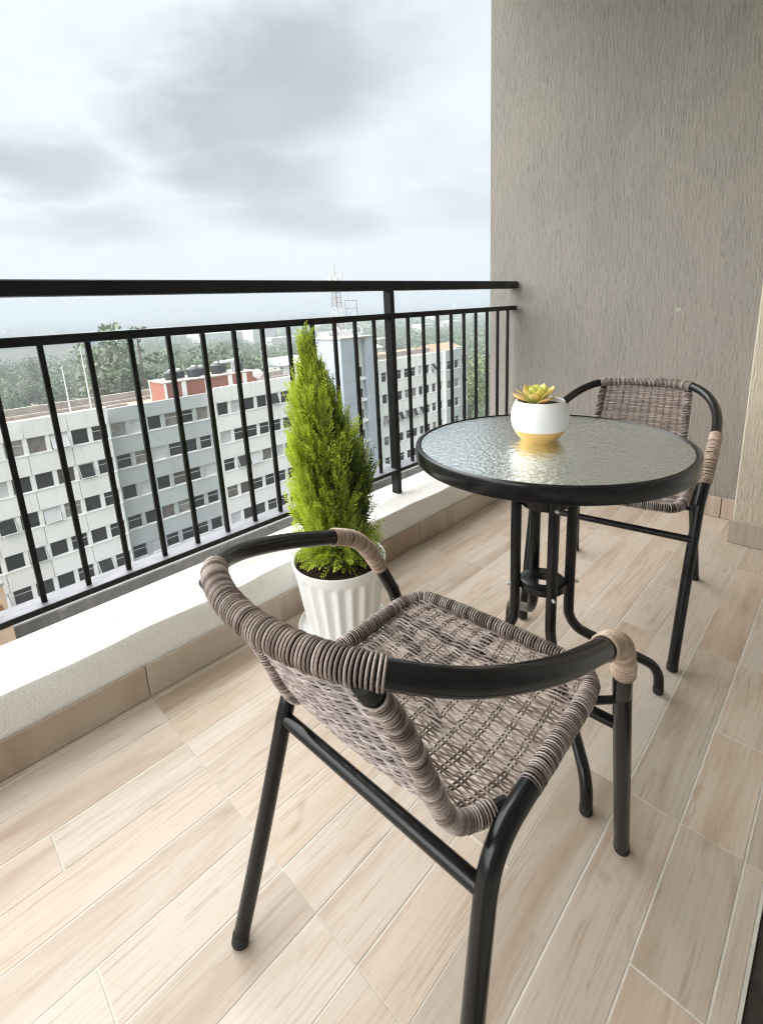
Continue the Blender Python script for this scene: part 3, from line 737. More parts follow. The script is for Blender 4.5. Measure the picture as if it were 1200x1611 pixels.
def add_spray(base, d, L, leaf_tone, nl):
    """a flat feathery spray: stem of leaflets alternating left and right"""
    d = d / np.linalg.norm(d)
    sidev = np.cross(d, RNG.normal(0, 1, 3)); sidev /= np.linalg.norm(sidev) + 1e-9
    nrm = np.cross(d, sidev)
    t = np.linspace(0.06, 1, nl)
    bend = RNG.normal(0, .10); bend2 = RNG.normal(0, .10)
    stem = base + (t * L)[:, None] * d + ((t ** 2) * L * bend)[:, None] * sidev + ((t ** 2) * L * bend2)[:, None] * nrm + np.array([0, 0, 1]) * ((t ** 2) * L * 0.08)[:, None]
    sg = np.where(np.arange(nl) % 2 == 0, 1.0, -1.0)
    ll = L * 0.31 * (1.05 - t) ** 0.7 * RNG.uniform(.7, 1.2, nl) + 0.004
    ld = d * 0.80 + (sg * 0.62)[:, None] * sidev + RNG.normal(0, .16, (nl, 3))
    ld /= np.linalg.norm(ld, axis=1)[:, None]
    wv = np.cross(ld, nrm + RNG.normal(0, .35, (nl, 3))); wv /= np.linalg.norm(wv, axis=1)[:, None]
    wd = 0.0019 * RNG.uniform(.8, 1.3, nl)
    a = stem; tip = stem + ld * ll[:, None]; mid = stem + ld * (ll * 0.5)[:, None]
    V = np.stack([a, mid + wv * wd[:, None], tip, mid - wv * wd[:, None]], 1)
    Vs.append(V.reshape(-1, 3))
    f = np.clip(leaf_tone + 0.35 * (t - 0.5), 0, 1)
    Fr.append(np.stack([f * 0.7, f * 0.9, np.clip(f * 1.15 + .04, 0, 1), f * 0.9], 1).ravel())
NSPR = 2900
for i in range(NSPR):
    t = RNG.beta(1.15, 1.45); ang = RNG.uniform(0, 2 * PI)
    R = crown_r(t) * (1 + 0.12 * math.sin(3 * ang + 9 * t) + 0.08 * math.sin(7 * ang - 14 * t))
    ang += 0.16 * math.sin(6 * ang + 5 * t); q = RNG.uniform(0.12, 1.0) ** 0.5
    rad = np.array([math.cos(ang), math.sin(ang), 0])
    L = RNG.uniform(0.06, 0.115) * (0.75 + 0.45 * (1 - t))
    base = axis_at(t) + rad * max(0, R * q - L * 0.45)
    out_ = RNG.uniform(0.18, 0.55) * (1.25 - t)
    d = rad * out_ + np.array([0, 0, 1.0]) + RNG.normal(0, .13, 3)
    side_shade = 0.5 - 0.5 * (rad[0] * 0.80 - rad[1] * 0.60)  # falls towards the plant's shaded right side
    leaf_tone = 0.13 + 0.60 * q ** 2.5 * (0.35 + 0.65 * t ** 0.7) + 0.85 * (side_shade - 0.38) * (1 - 0.6 * t) + RNG.normal(0, .18)  # random leaf tone, with shade painted into inner and right-hand sprays
    add_spray(base, d, L, leaf_tone, 24)
for i in range(280):     # drooping tufts round the foot
    ang = RNG.uniform(0, 2 * PI); rad = np.array([math.cos(ang), math.sin(ang), 0])
    base = np.array([0, 0, RNG.uniform(0.02, 0.12)]) + rad * RNG.uniform(0.02, 0.085)
    add_spray(base, rad * 1.0 + np.array([0, 0, RNG.uniform(-.35, .5)]), RNG.uniform(0.05, 0.085), 0.35 + 0.3 * (0.5 - 0.5 * rad[0]) + RNG.normal(0, .12), 18)  # tufts get side shading in their colour as well
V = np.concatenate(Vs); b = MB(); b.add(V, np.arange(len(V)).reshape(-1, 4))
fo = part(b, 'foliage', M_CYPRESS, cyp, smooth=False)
at = fo.data.attributes.new('leaf_tone', 'FLOAT', 'POINT'); at.data.foreach_set('value', np.concatenate(Fr))
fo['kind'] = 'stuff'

# =================================================================== OFFICE BUILDINGS
GZ = -27.0
PITCH = 1.7; ZTOP = -8.18; FLOOR = 3.29; WH = 1.48
wf = MB(); W2 = 0.70
wf.box(-W2, -W2 + 0.045, -0.05, 0.05, 0, WH); wf.box(W2 - 0.045, W2, -0.05, 0.05, 0, WH); wf.box(-W2 + .06, W2 - .06, -0.05, 0.05, 0, 0.06); wf.box(-W2 + .06, W2 - .06, -0.05, 0.05, WH - 0.06, WH)
WFM = wf.mesh('window', False); WFM.materials.append(M_WFRAME)
wf.box(-W2 + .06, W2 - .06, -0.035, 0.035, 0.92, 0.97); WFM2 = wf.mesh('window', False); WFM2.materials.append(M_WFRAME)
pn = MB(); pn.box(-W2 + .06, W2 - .06, -0.006, 0.006, 0.06, WH - 0.06); PNM = pn.mesh('pane', False); PNM.materials.append(M_PANE)
PNB = PNM.copy(); PNB.materials.clear(); PNB.materials.append(M_BLIND)
sh = MB(); hh = WH - 0.12; ww = W2 - 0.065
sh.box(-ww, -ww + .05, -.02, .02, -hh, 0); sh.box(ww - .05, ww, -.02, .02, -hh, 0); sh.box(-ww + .05, ww - .05, -.02, .02, -hh, -hh + .05); sh.box(-ww + .05, ww - .05, -.02, .02, -.05, 0)
SHM = sh.mesh('open_sash', False); SHM.materials.append(M_WFRAME)
sg_ = MB(); sg_.box(-ww + .05, ww - .05, -.005, .005, -hh + .05, -.05); SGM = sg_.mesh('sash_pane', False); SGM.materials.append(M_PANE)
SGB = SGM.copy(); SGB.materials.clear(); SGB.materials.append(M_BLIND)

def facade(root, x0, x1, y, parap_top, mat, ncol, zoff=0.0, rows=5, cols_from=0, scale_w=1.0, panel_every=2):
    """spandrel panels, piers, windows with panes; the windows sit back from the panels"""
    pitch = (x1 - x0) / ncol
    def panel(a, c, z0, z1, name):
        b = MB(); b.cbox(a + 0.02, c - 0.02, y, y + 0.30, z0, z1, 0.02); return b.build(name, mat, root, smooth=False)
    for k in range(0, ncol, panel_every):
        a, c = x0 + k * pitch, x0 + min(ncol, k + panel_every) * pitch
        panel(a, c, ZTOP + zoff + 0.02, parap_top, 'parapet_panel')
        for r in range(rows):
            zt = ZTOP + zoff - r * FLOOR
            panel(a, c, zt - FLOOR + 0.02, zt - WH - 0.03, 'spandrel_panel')
    piers = MB(); sills = MB()
    for r in range(rows):
        zt = ZTOP + zoff - r * FLOOR
        sills.box(x0, x1, y - 0.05, y + 0.32, zt - WH - 0.028, zt - WH + 0.03)
        for k in range(ncol + 1):
            xx = x0 + k * pitch; hw = (pitch - 1.40 * scale_w) / 2
            piers.box(max(x0, xx - hw), min(x1, xx + hw), y + 0.06, y + 0.42, zt - WH + 0.031, zt + 0.015)
    pr_ = piers.build('pier', M_BWHITE if mat is M_BWHITE else M_BGREY, root, smooth=False); pr_['kind'] = 'stuff'
    si = sills.build('sill', M_WFRAME, root, smooth=False); si['kind'] = 'stuff'
    for r in range(rows):
        zt = ZTOP + zoff - r * FLOOR
        for k in range(ncol):
            xx = x0 + (k + 0.5) * pitch
            q = random.random()
            wdw = inst('window', WFM2 if random.random() < 0.45 else WFM, None, root, (xx, y + 0.27, zt - WH + 0.031), scale=(scale_w, 1, 0.988))
            if q < 0.15:
                s = inst('open_sash', SHM, None, None, (0, 0, 0)); s.parent = wdw; s.location = (0, -0.06, WH - 0.07); s.rotation_euler = (math.radians(-random.uniform(16, 40)), 0, 0)
                me = SGB if random.random() < 0.5 else SGM
                g = inst('pane', me, None, None, (0, 0, 0)); g.parent = wdw; g.location = s.location; g.rotation_euler = s.rotation_euler
            else:
                g = inst('pane', PNB if q > 0.93 else PNM, None, None, (0, 0, 0)); g.parent = wdw; g.location = (0, random.uniform(-.01, .02), 0); g.rotation_euler = (0, 0, math.radians(random.uniform(-1.2, 1.2)))
def coreb(root, x0, x1, y0, y1, z0, z1, name='wall', mat=None):
    b = MB(); b.box(x0, x1, y0, y1, z0, z1); return b.build(name, mat or M_BWHITE, root, smooth=False)

ob = empty('office_block', (18, 50, GZ), label='long white office block with rows of windows and a grey middle section', cat='building')
facade(ob, -2.95, 14.05, 50.0, -6.56, M_BWHITE, 10)
facade(ob, 14.30, 24.80, 51.0, -6.95, M_BGREY, 6, zoff=-0.22)
facade(ob, 25.07, 40.37, 50.0, -6.40, M_BWHITE, 9, zoff=0.05)
coreb(ob, -2.95, 14.05, 50.43, 60, GZ, -8.0); coreb(ob, 14.06, 25.06, 51.43, 60, GZ, -8.0); coreb(ob, 25.07, 41.0, 50.43, 60, GZ, -8.0)
b = MB(); b.box(24.90, 25.065, 49.98, 51.43, -24.9, -6.5); b.build('fin', M_BWHITE, ob, smooth=False)
b = MB(); b.box(-2.95, 14.05, 50.31, 59.7, -7.99, -7.70); b.box(14.05, 25.07, 51.31, 59.7, -7.99, -7.70); b.box(25.07, 41.0, 50.31, 59.7, -7.99, -7.70); b.build('roof', M_ROOF, ob, smooth=False)
b = MB(); b.box(-2.95, 41.0, 59.7, 60.05, -8.0, -6.75); b.box(-2.95, 41.0, 58.6, 58.9, -7.69, -7.35); b.build('back_parapet', M_ROOFEDGE, ob, smooth=False)
b = MB(); b.box(10.5, 18.0, 56.3, 56.6, -7.69, -7.45); b.build('roof_upstand', M_ROOFEDGE, ob, smooth=False)
# brick penthouse on the grey section
br = MB(); br.box(20.7, 31.9, 52.2, 56.4, -7.69, -5.45)
ph = br.build('rooftop_room', M_BRICK, ob, smooth=False)
for xx in (20.62, 22.5, 25.2, 28.1, 30.0):
    b = MB(); b.box(xx, xx + (0.2 if xx < 21 else 0.5), 52.08, 52.199, -7.69, -5.46); b.build('pier', M_BWHITE, ph, smooth=False)
b = MB(); b.box(20.62, 20.699, 56.2, 56.4, -7.69, -5.46); b.build('pier', M_BWHITE, ph, smooth=False)
b = MB(); b.box(20.58, 32.0, 52.08, 56.5, -5.449, -5.33); b.build('coping', M_ROOFEDGE, ph, smooth=False)
# podium in front
b = MB(); b.box(-6, 60, 46.96, 49.97, GZ, -22.95); pod = b.build('podium', M_PODROOF, ob, smooth=False)
b = MB(); b.box(-6, 60, 46.84, 46.959, -23.0, -22.88); b.build('coping', M_ROOFEDGE, pod, smooth=False)
b = MB(); b.box(-6, 60, 46.86, 46.958, GZ, -23.01)
for xx in np.arange(-4, 58, 5.2): b.box(xx, xx + 0.7, 46.7, 46.859, GZ, -23.02)
b.build('podium_wall', M_PODIUM, ob, smooth=False)
b = MB(); b.box(36.5, 48.2, 44.3, 46.6, -21.6, -20.5); b.build('canopy', M_PODROOF, ob, smooth=False)

tw = empty('stair_tower', (44.4, 47, GZ), label='blue-grey stair tower between the two white office wings, carrying a roof sign', cat='building')
b = MB(); b.box(41.3, 44.2, 47.0, 53, GZ, -2.45); b.build('wall', M_BSHAFT, tw, smooth=False)
b = MB(); b.box(45.85, 47.6, 47.0, 53, GZ, -2.45); b.build('shaft', M_BSHAFT, tw, smooth=False)
b = MB(); b.box(44.201, 45.849, 47.9, 53, GZ, -2.6); b.build('stair_wall', M_BWHITE, tw, smooth=False)
for k in range(6):
    z = -6.3 - k * 2.9
    b = MB(); b.box(44.45, 45.6, 47.84, 47.899, z - 1.3, z); wn = b.build('window', M_WFRAME, tw, smooth=False)
    b = MB(); b.box(44.52, 45.53, 47.82, 47.839, z - 1.24, z - 0.06); b.build('pane', M_PANE, wn, smooth=False)
    b = MB(); b.box(44.25, 45.8, 47.3, 47.82, z - 1.75, z - 1.42); b.build('landing', M_BWHITE, tw, smooth=False)
b = MB()
for z in (-5.2, -8.0, -10.9, -13.8, -16.7, -19.6):
    for a, c in ((41.28, 44.2), (45.85, 47.6)): b.box(a, c, 46.985, 46.999, z, z + 0.05)
b.build('joint', M_STEEL, tw, smooth=False)
b = MB(); b.box(41.2, 47.7, 46.93, 53.1, -2.449, -2.25); b.build('roof', M_ROOFEDGE, tw, smooth=False)

wg = empty('office_wing', (58, 50, GZ), label='white office wing on the far right with a grey end bay', cat='building')
facade(wg, 49.6, 66.6, 50.0, -6.25, M_BWHITE, 10, rows=5, zoff=0.1, scale_w=0.80)
facade(wg, 66.75, 71.0, 49.6, -6.2, M_BGREY, 2, rows=5, zoff=0.1, scale_w=0.9, panel_every=2)
facade(wg, 71.2, 75.0, 50.9, -6.1, M_BGREY, 2, rows=5, zoff=0.25, scale_w=0.9, panel_every=2)
coreb(wg, 47.7, 66.65, 50.43, 60, GZ, -7.8); coreb(wg, 66.66, 71.1, 50.03, 60, GZ, -7.8); coreb(wg, 71.11, 75.0, 51.33, 60, GZ, -7.8)
b = MB(); b.box(66.60, 66.74, 49.55, 50.43, -24.9, -6.3); b.build('fin', M_BWHITE, wg, smooth=False)
b = MB(); b.box(71.02, 71.18, 49.55, 51.3, -24.9, -6.3); b.build('fin', M_BGREY, wg, smooth=False)
b = MB(); b.box(47.7, 75, 50.31, 59.6, -7.79, -7.55); b.build('roof', M_ROOF, wg, smooth=False)
b = MB(); b.box(47.7, 75, 59.6, 60, -7.79, -6.55); b.box(47.7, 75, 56.4, 56.7, -7.54, -7.0); b.build('back_parapet', M_ROOFEDGE, wg, smooth=False)

# things on the roofs
def tank(name, x, y, z, r, h, label, group=None):
    t = empty(name, (x, y, z), label=label, cat='water tank', group=group)
    b = MB(); b.lathe([(0.01, 0), (r, 0), (r * 1.03, h * .1), (r, h * .18), (r * 1.03, h * .3), (r, h * .38), (r * 1.03, h * .5), (r, h * .58), (r * 1.02, h * .75), (r * .8, h * .9), (r * .35, h)], 20); part(b, 'tank_body', M_TANK, t)
    b = MB(); b.lathe([(r * .36, h * .99), (r * .36, h * 1.08), (r * .1, h * 1.12), (0.01, h * 1.12)], 16); part(b, 'lid', M_DISH, t)
TL = ['black water tank at the left end of the brick rooftop room', 'second black water tank from the left on the brick rooftop room', 'third black water tank from the left on the brick rooftop room', 'fourth black water tank from the left on the brick rooftop room',
      'fifth black water tank from the left, beside the white pipework on the brick rooftop room', 'black water tank next to the white pipework, nearest it on the right', 'black water tank at the right end of the brick rooftop room']
for i, (x, r, h) in enumerate([(22.3, .62, 1.0), (23.6, .6, .95), (25.0, .72, 1.15), (26.3, .6, 1.0), (27.9, .68, 1.25), (28.95, .5, 1.1), (30.6, .68, 1.15)]):
    tank('water_tank', x, 54.2 + (i % 2) * 0.8, -5.329, r, h, TL[i], 'black water tanks on the brick rooftop room')
pt = MB()
for dx in (0, .35, .7): pt.tube([(29.55 + dx * .6, 53.6, -5.32), (29.55 + dx * .6, 53.6, -3.95 + .1 * dx), (29.9 + dx * .6, 54.0, -3.85 + .1 * dx)], 0.07, 8)
pt.box(28.2, 30.1, 53.4, 53.9, -4.1, -3.85)
tag(pt.build('pipework', M_DISH, off=(0, 0, 0)), 'white pipework between the water tanks on the brick room', 'pipes')
ds = empty('satellite_dish', (31.9, 51.9, -7.69), label='pale satellite dish at the right corner of the brick rooftop room', cat='dish')
b = MB(); b.lathe([(0.001, 0.12), (0.3, 0.09), (0.6, 0), (0.6, 0.02), (0.3, 0.12), (0.001, 0.15)], 24); dd = part(b, 'reflector', M_DISH, ds); dd.rotation_euler = (math.radians(100), 0, math.radians(-30)); dd.location = (0, 0, 1.95)
b = MB(); b.tube([(0, .1, 0), (0, .1, 1.95)], 0.05, 8); part(b, 'stand', M_STEEL, ds)
for (x, y, zt, lab) in [(12.1, 54.5, -2.7, 'short white pole on the roof of the white office block'), (14.1, 55.0, -1.0, 'tall thin white pole rising above the roof of the white office block')]:
    b = MB(); b.tube([(x, y, -7.69), (x, y, zt)], [0.075, 0.045], 8); tag(b.build('roof_pole', M_DISH, off=(0, 0, 0)), lab, 'pole')
# roof sign seen from behind
def text_mesh(ch, size):
    cu = bpy.data.curves.new('t', 'FONT'); cu.body = ch; cu.size = size; cu.extrude = 0.05; cu.shear = 0.25; cu.offset = 0.03
    o = bpy.data.objects.new('t', cu); COL.objects.link(o); dg = bpy.context.evaluated_depsgraph_get()
    me = bpy.data.meshes.new_from_object(o.evaluated_get(dg)); wdt = max(v.co.x for v in me.vertices)
    bpy.data.objects.remove(o); return me, wdt
sg = empty('rooftop_sign', (48.35, 51.6, -2.25), rz=PI, label='white script letter sign on top of the stair tower, seen from behind', cat='sign')
xo = -1.6
for ch in 'Comfy':
    me, wd = text_mesh(ch, 1.75); me.name = 'letter'; me.materials.append(M_SIGN)
    o = bpy.data.objects.new('letter', me); COL.objects.link(o); o.parent = sg; o.location = (xo, 0, 0.0); o.rotation_euler = (PI / 2, 0, 0); xo += wd + 0.12
b = MB(); b.tube([(-1.9, 0, -0.1), (5.2, 0, -0.1)], 0.05, 8)
for xx in (-1.2, 0.6, 2.4, 4.2): b.tube([(xx, 0, -0.6), (xx, 0, -0.1)], 0.05, 8)
part(b, 'sign_frame', M_STEEL, sg)
# lattice mast and billboard frame
ms = empty('radio_mast', (50.75, 58, -7.54), label='grey lattice radio mast with antennas behind the stair tower', cat='mast')
Hm = 15.0; zs = np.linspace(0, Hm - 1.2, 19)
for ci, (mm, nm) in enumerate(((M_LATTICE_R, 'dark_lattice'), (M_LATTICE_W, 'pale_lattice'))):
    b = MB()
    for i in range(18):
        if (i // 3) % 2 != ci: continue
        z0, z1 = zs[i], zs[i + 1]; w0, w1 = 0.85 - 0.025 * i, 0.85 - 0.025 * (i + 1)
        cs = [(-1, -1), (1, -1), (1, 1), (-1, 1)]
        for j in range(4):
            a, c = cs[j], cs[(j + 1) % 4]
            b.tube([(a[0] * w0, a[1] * w0, z0), (a[0] * w1, a[1] * w1, z1)], 0.07, 5)
            b.tube([(a[0] * w0, a[1] * w0, z0), (c[0] * w1, c[1] * w1, z1)], 0.035, 4); b.tube([(a[0] * w1, a[1] * w1, z1), (c[0] * w1, c[1] * w1, z1)], 0.035, 4)
    part(b, nm, mm, ms)
b = MB(); b.tube([(0, 0, Hm - 1.3), (0, 0, Hm + .6)], 0.05, 6); part(b, 'spike', M_LATTICE_R, ms)
for k in range(6):
    a = k * PI / 3; b = MB(); zc_ = (13.4 if k % 2 else 12.3); b.box(0.95 * math.cos(a) - .12, 0.95 * math.cos(a) + .12, 0.95 * math.sin(a) - .12, 0.95 * math.sin(a) + .12, zc_, zc_ + 1.2); b.tube([(0, 0, zc_ + .5), (0.9 * math.cos(a), 0.9 * math.sin(a), zc_ + .5)], 0.03, 4); part(b, 'antenna', M_DISH, ms)
bf = empty('billboard_frame', (48.7, 52.6, -2.25), label='empty steel billboard frame on the stair tower roof', cat='frame')
b = MB()
for xx in (-1.1, 1.1): b.tube([(xx, 0, 0), (xx, 0, 4.9)], 0.07, 6)
for zz_ in (4.75, 3.7, 2.6, 1.5): b.tube([(-1.1, 0, zz_), (1.1, 0, zz_)], 0.05, 6)
b.tube([(-.45, 0, 4.7), (-.45, 0, 5.9)], 0.035, 5); b.tube([(-1.1, 0, 2.6), (1.1, 0, 3.7)], 0.03, 4)
part(b, 'frame_tube', M_STEEL, bf); bf.location = (48.7, 52.6, -2.25)
b = MB(); b.box(47.4, 50.2, 52.3, 53.2, -7.5, -2.26); b.build('plinth', M_BSHAFT, bf, smooth=False)
# peach kiosk at the lower left
pk = empty('peach_annex', (1.5, 45, GZ), label='small peach plastered annex with a brown arch at the lower left beyond the railing', cat='building')
b = MB(); b.box(-3.5, 3.05, 44.2, 45.9, GZ, -17.9); b.build('wall', M_PEACH, pk, smooth=False)
b = MB(); b.cbox(-3.6, 3.12, 44.12, 45.95, -17.899, -17.7, .03); b.build('coping', M_ROOFEDGE, pk, smooth=False)
b = MB(); cxa, ra = 1.75, 1.05; pts = [(cxa + ra * math.cos(a), 44.15, -19.95 + ra * math.sin(a)) for a in np.linspace(0, PI, 14)] + [(cxa - ra, 44.15, -21.4), (cxa + ra, 44.15, -21.4)]
n_ = len(pts); V = pts + [(p[0], 44.199, p[2]) for p in pts]; b.add([(cxa, 44.15, -20.3)] + V, [(0, 1 + (i + 1) % n_, 1 + i) for i in range(n_)]); b.f.append(np.array([(1 + i, 1 + (i + 1) % n_, 1 + n_ + (i + 1) % n_, 1 + n_ + i) for i in range(n_)])); b.build('arch_shutter', M_ARCH, pk, smooth=False)

# =================================================================== GROUND, HILLS, TREES, FAR TOWN
ang = np.radians(np.linspace(-25, 115, 90)); rad = np.array([0.5, 30, 60, 100, 160, 250, 400, 700, 1000, 1350, 1800, 2300, 2800, 3300, 3700, 4100, 4500])
def hill(a, r):
    h = 0.0
    r *= 1.55; k = max(0, (r - 1500) / 5000) * 0.62
    h += k * (62 + 22 * math.sin(a * 5.3 + 0.6) + 14 * math.sin(a * 11.7 + r * .0011) + 9 * math.sin(a * 23 + r * .0023)) * (0.30 + 0.70 * max(0, math.cos((a - 0.35) * 0.9)))
    if r > 900: h += 4 * math.sin(r * .004 + a * 9) * min(1, (r - 900) / 1500)
    return h
V = [(r * math.cos(a), r * math.sin(a), GZ - 0.02 + hill(a, r)) for a in ang for r in rad]
nr = len(rad); gm = MB(); gm.add(V, [(i * nr + j, i * nr + j + 1, (i + 1) * nr + j + 1, (i + 1) * nr + j) for i in range(len(ang) - 1) for j in range(nr - 1)])
a2 = np.radians(np.linspace(115, 335, 40)); V2 = [(r * math.cos(a), r * math.sin(a), GZ - 0.02) for a in a2 for r in (0.5, 60, 400, 2000, 4500)]
gm.add(V2, [(i * 5 + j, i * 5 + j + 1, (i + 1) * 5 + j + 1, (i + 1) * 5 + j) for i in range(len(a2) - 1) for j in range(4)])
tag(gm.build('ground', M_GROUND, off=(0, 0, 0)), kind='structure')

def leaf_cloud(lobes, n, size, seed):
    r = np.random.default_rng(seed); Vl, Fl = [], []
    for (cx, cy, cz, rx, ry, rz) in lobes:
        m_ = int(n * (rx * ry * rz) ** (2 / 3) / sum((l[3] * l[4] * l[5]) ** (2 / 3) for l in lobes))
        d = r.normal(0, 1, (m_, 3)); d /= np.linalg.norm(d, axis=1)[:, None]
        q = r.uniform(0.35, 1.0, m_) ** 0.45
        clump = 1 + 0.16 * np.sin(d[:, 0] * 9 + cx * 3) * np.sin(d[:, 1] * 8 + cz) * np.sin(d[:, 2] * 7)
        p = np.array([cx, cy, cz]) + d * (q * clump)[:, None] * np.array([rx, ry, rz])
        nrm = d * 0.5 + r.normal(0, .7, (m_, 3)); nrm /= np.linalg.norm(nrm, axis=1)[:, None]
        u = np.cross(nrm, r.normal(0, 1, (m_, 3))); u /= np.linalg.norm(u, axis=1)[:, None]; vv = np.cross(nrm, u)
        s = size * r.uniform(.5, 1.3, m_)[:, None]
        Vl.append(np.stack([p - u * s, p - vv * s * .55, p + u * s, p + vv * s * .55], 1).reshape(-1, 3))
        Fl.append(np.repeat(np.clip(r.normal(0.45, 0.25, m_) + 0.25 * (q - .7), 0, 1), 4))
    return np.concatenate(Vl), np.concatenate(Fl)
def tree_kind(seed, style):
    """unit tree about 1 high; returns trunk mesh, crown mesh"""
    r = np.random.default_rng(seed); lobes = []; tb = MB()
    if style == 'broad':
        for i in range(9):
            a = r.uniform(0, 2 * PI); q = r.uniform(0, .26); z = r.uniform(.45, .84); s = r.uniform(.13, .21); lobes.append((q * math.cos(a), q * math.sin(a), z, s, s, s * .8))
        tb.tube([(0, 0, 0), (.01, 0, .3), (0, .01, .6)], [.018, .013, .007], 7); n = 1300; size = .020
    elif style == 'tall':
        for i in range(11):
            a = r.uniform(0, 2 * PI); z = r.uniform(.35, .95); q = r.uniform(.03, .17) * (1.15 - z * .6); s = r.uniform(.06, .105); lobes.append((q * math.cos(a), q * math.sin(a), z, s, s, s * 1.1))
        tb.tube([(0, 0, 0), (.01, 0, .5), (0, .01, .93)], [.012, .009, .003], 7); n = 1100; size = .015
    elif style == 'tier':
        for i in range(13):
            z = .30 + .052 * i; a = i * 2.2 + r.uniform(-.4, .4); q = .17 * (1.12 - z) + .03; lobes.append((q * math.cos(a), q * math.sin(a), z, .15 * (1.3 - z), .15 * (1.3 - z), .03))
        lobes.append((0, 0, .97, .05, .05, .03)); tb.tube([(0, 0, 0), (0, 0, .98)], [.010, .003], 7); n = 1700; size = .014
    else:
        for i in range(8):
            a = r.uniform(0, 2 * PI); q = r.uniform(0, .42); z = r.uniform(.25, .75); s = r.uniform(.2, .32); lobes.append((q * math.cos(a), q * math.sin(a), z, s, s, s * .8))
        tb.tube([(0, 0, 0), (0, 0, .4)], [.03, .015], 6); n = 900; size = .032
    for l in lobes[:7]: tb.tube([(0, 0, max(.1, l[2] - .22)), (l[0] * .5, l[1] * .5, l[2] - .06), (l[0], l[1], l[2])], [.010, .007, .003], 5, False)
    V, Fv = leaf_cloud(lobes, n, size, seed + 5)
    cb = MB(); cb.add(V, np.arange(len(V)).reshape(-1, 4)); cm = cb.mesh('crown', False)
    at = cm.attributes.new('leaf_tone', 'FLOAT', 'POINT'); at.data.foreach_set('value', Fv)
    tm = tb.mesh('trunk', True); tm.materials.append(M_BARK)
    return tm, cm
KIND = {}
for st, sd_ in (('broad', (1, 2, 3)), ('tall', (4, 5)), ('tier', (6,)), ('bush', (7, 8))): KIND[st] = [tree_kind(s, st) for s in sd_]
_cr = {}
def tree(x, y, ztop, style, mi, label, wide=1.0, group=None, z0=GZ, cat='tree', name=None):
    h = ztop - z0
    t = empty(name or (style + '_tree' if style != 'bush' else 'bush'), (x, y, z0), random.uniform(0, 6.28), label=label, cat=cat, group=group)
    tm, cm = random.choice(KIND[style])
    key = (cm.name, mi)
    if key not in _cr:
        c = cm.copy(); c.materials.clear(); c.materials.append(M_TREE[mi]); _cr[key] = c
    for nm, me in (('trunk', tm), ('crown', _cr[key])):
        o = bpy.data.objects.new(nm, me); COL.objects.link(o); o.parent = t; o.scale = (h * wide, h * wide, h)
    return t
tree(27.2, 90, 1.3, 'tall', 1, 'tallest airy tree breaking the skyline above the mid rail', 1.1)
tree(27.9, 78, 0.6, 'tier', 0, 'dark tiered pine behind the office roof, left of the brick room', 1.3)
tree(24.6, 84, -2.2, 'tall', 3, 'grey leggy tree between the tall airy tree and the tiered pine', 1.2)
tree(53.0, 100, -2.0, 'broad', 0, 'dark green broad tree rising behind the water tanks', 1.15)
tree(45.5, 92, -4.0, 'broad', 0, 'dark rounded tree behind the left water tanks')
tree(60.5, 97, -5.0, 'broad', 0, 'dark tree behind the satellite dish', 1.1)
tree(15.7, 66, -4.7, 'bush', 2, 'yellow-green bush just behind the office back parapet', 0.9, cat='bush')
tree(19.6, 67, -5.6, 'bush', 2, 'olive yellow shrubby tree right behind the roof poles', 0.9, cat='bush')
tree(11.9, 67, -4.6, 'broad', 1, 'bright green tree low behind the left of the office roof', 0.9)
tree(22.8, 66, -6.0, 'bush', 3, 'greyish bush behind the roof between two railing bars', 0.8, cat='bush')
tree(27.5, 67, -6.0, 'bush', 1, 'green bush behind the roof, left of the brick room', 0.7, cat='bush')
tree(79.5, 55, -9.8, 'broad', 2, 'light green tree in front of the grey end bay of the office wing', 0.95)
tree(85.0, 57, -9.0, 'broad', 1, 'green tree at the far right beside the office wing', 1.0)
tree(92.0, 60, -9.0, 'broad', 2, 'pale green tree next to the side wall edge, behind the railing bars', 1.0)
tree(78.5, 47.5, -15.0, 'bush', 1, 'low bush below the grey end bay of the office wing', 0.8, cat='bush')
tree(86, 50, -13.0, 'broad', 1, 'lower green tree by the foot of the office wing', 0.9)
gi = [('hazy green tree in the wood beyond the office block', 'trees in the wood beyond the office block'), ('hazy grey-green tree in the wood beyond the office block', 'grey-green trees in the wood beyond the office block')]
for i in range(64):
    r_ = random.uniform(88, 260); a_ = math.radians(random.uniform(34, 84))
    x, y = r_ * math.cos(a_), r_ * math.sin(a_)
    if y < 64: continue
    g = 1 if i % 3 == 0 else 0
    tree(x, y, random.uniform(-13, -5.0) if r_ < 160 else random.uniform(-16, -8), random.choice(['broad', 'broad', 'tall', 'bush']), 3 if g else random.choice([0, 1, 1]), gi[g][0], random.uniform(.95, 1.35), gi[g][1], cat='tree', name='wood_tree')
# far wood as one mass of small crowns
r = np.random.default_rng(5); lob = []
for i in range(6500):
    rr_ = 210 * math.exp(2.85 * r.uniform() ** 1.25); a_ = math.radians(r.uniform(22, 92))
    s = r.uniform(3, 6.5) * (1 + rr_ / 3500); h = hill(a_, rr_)
    lob.append((rr_ * math.cos(a_), rr_ * math.sin(a_), GZ + h + s * .75, s * 1.25, s * 1.25, s))
Vw, Fw, Aw = [], [], []
th = np.linspace(0.12, PI - .4, 5); pa = np.linspace(0, 2 * PI, 8, endpoint=False)
unit = np.stack([np.sin(th)[:, None] * np.cos(pa), np.sin(th)[:, None] * np.sin(pa), np.broadcast_to(np.cos(th)[:, None], (5, 8))], -1).reshape(-1, 3)
uf = np.array([(i * 8 + j, i * 8 + (j + 1) % 8, (i + 1) * 8 + (j + 1) % 8, (i + 1) * 8 + j) for i in range(4) for j in range(8)])
b = MB()
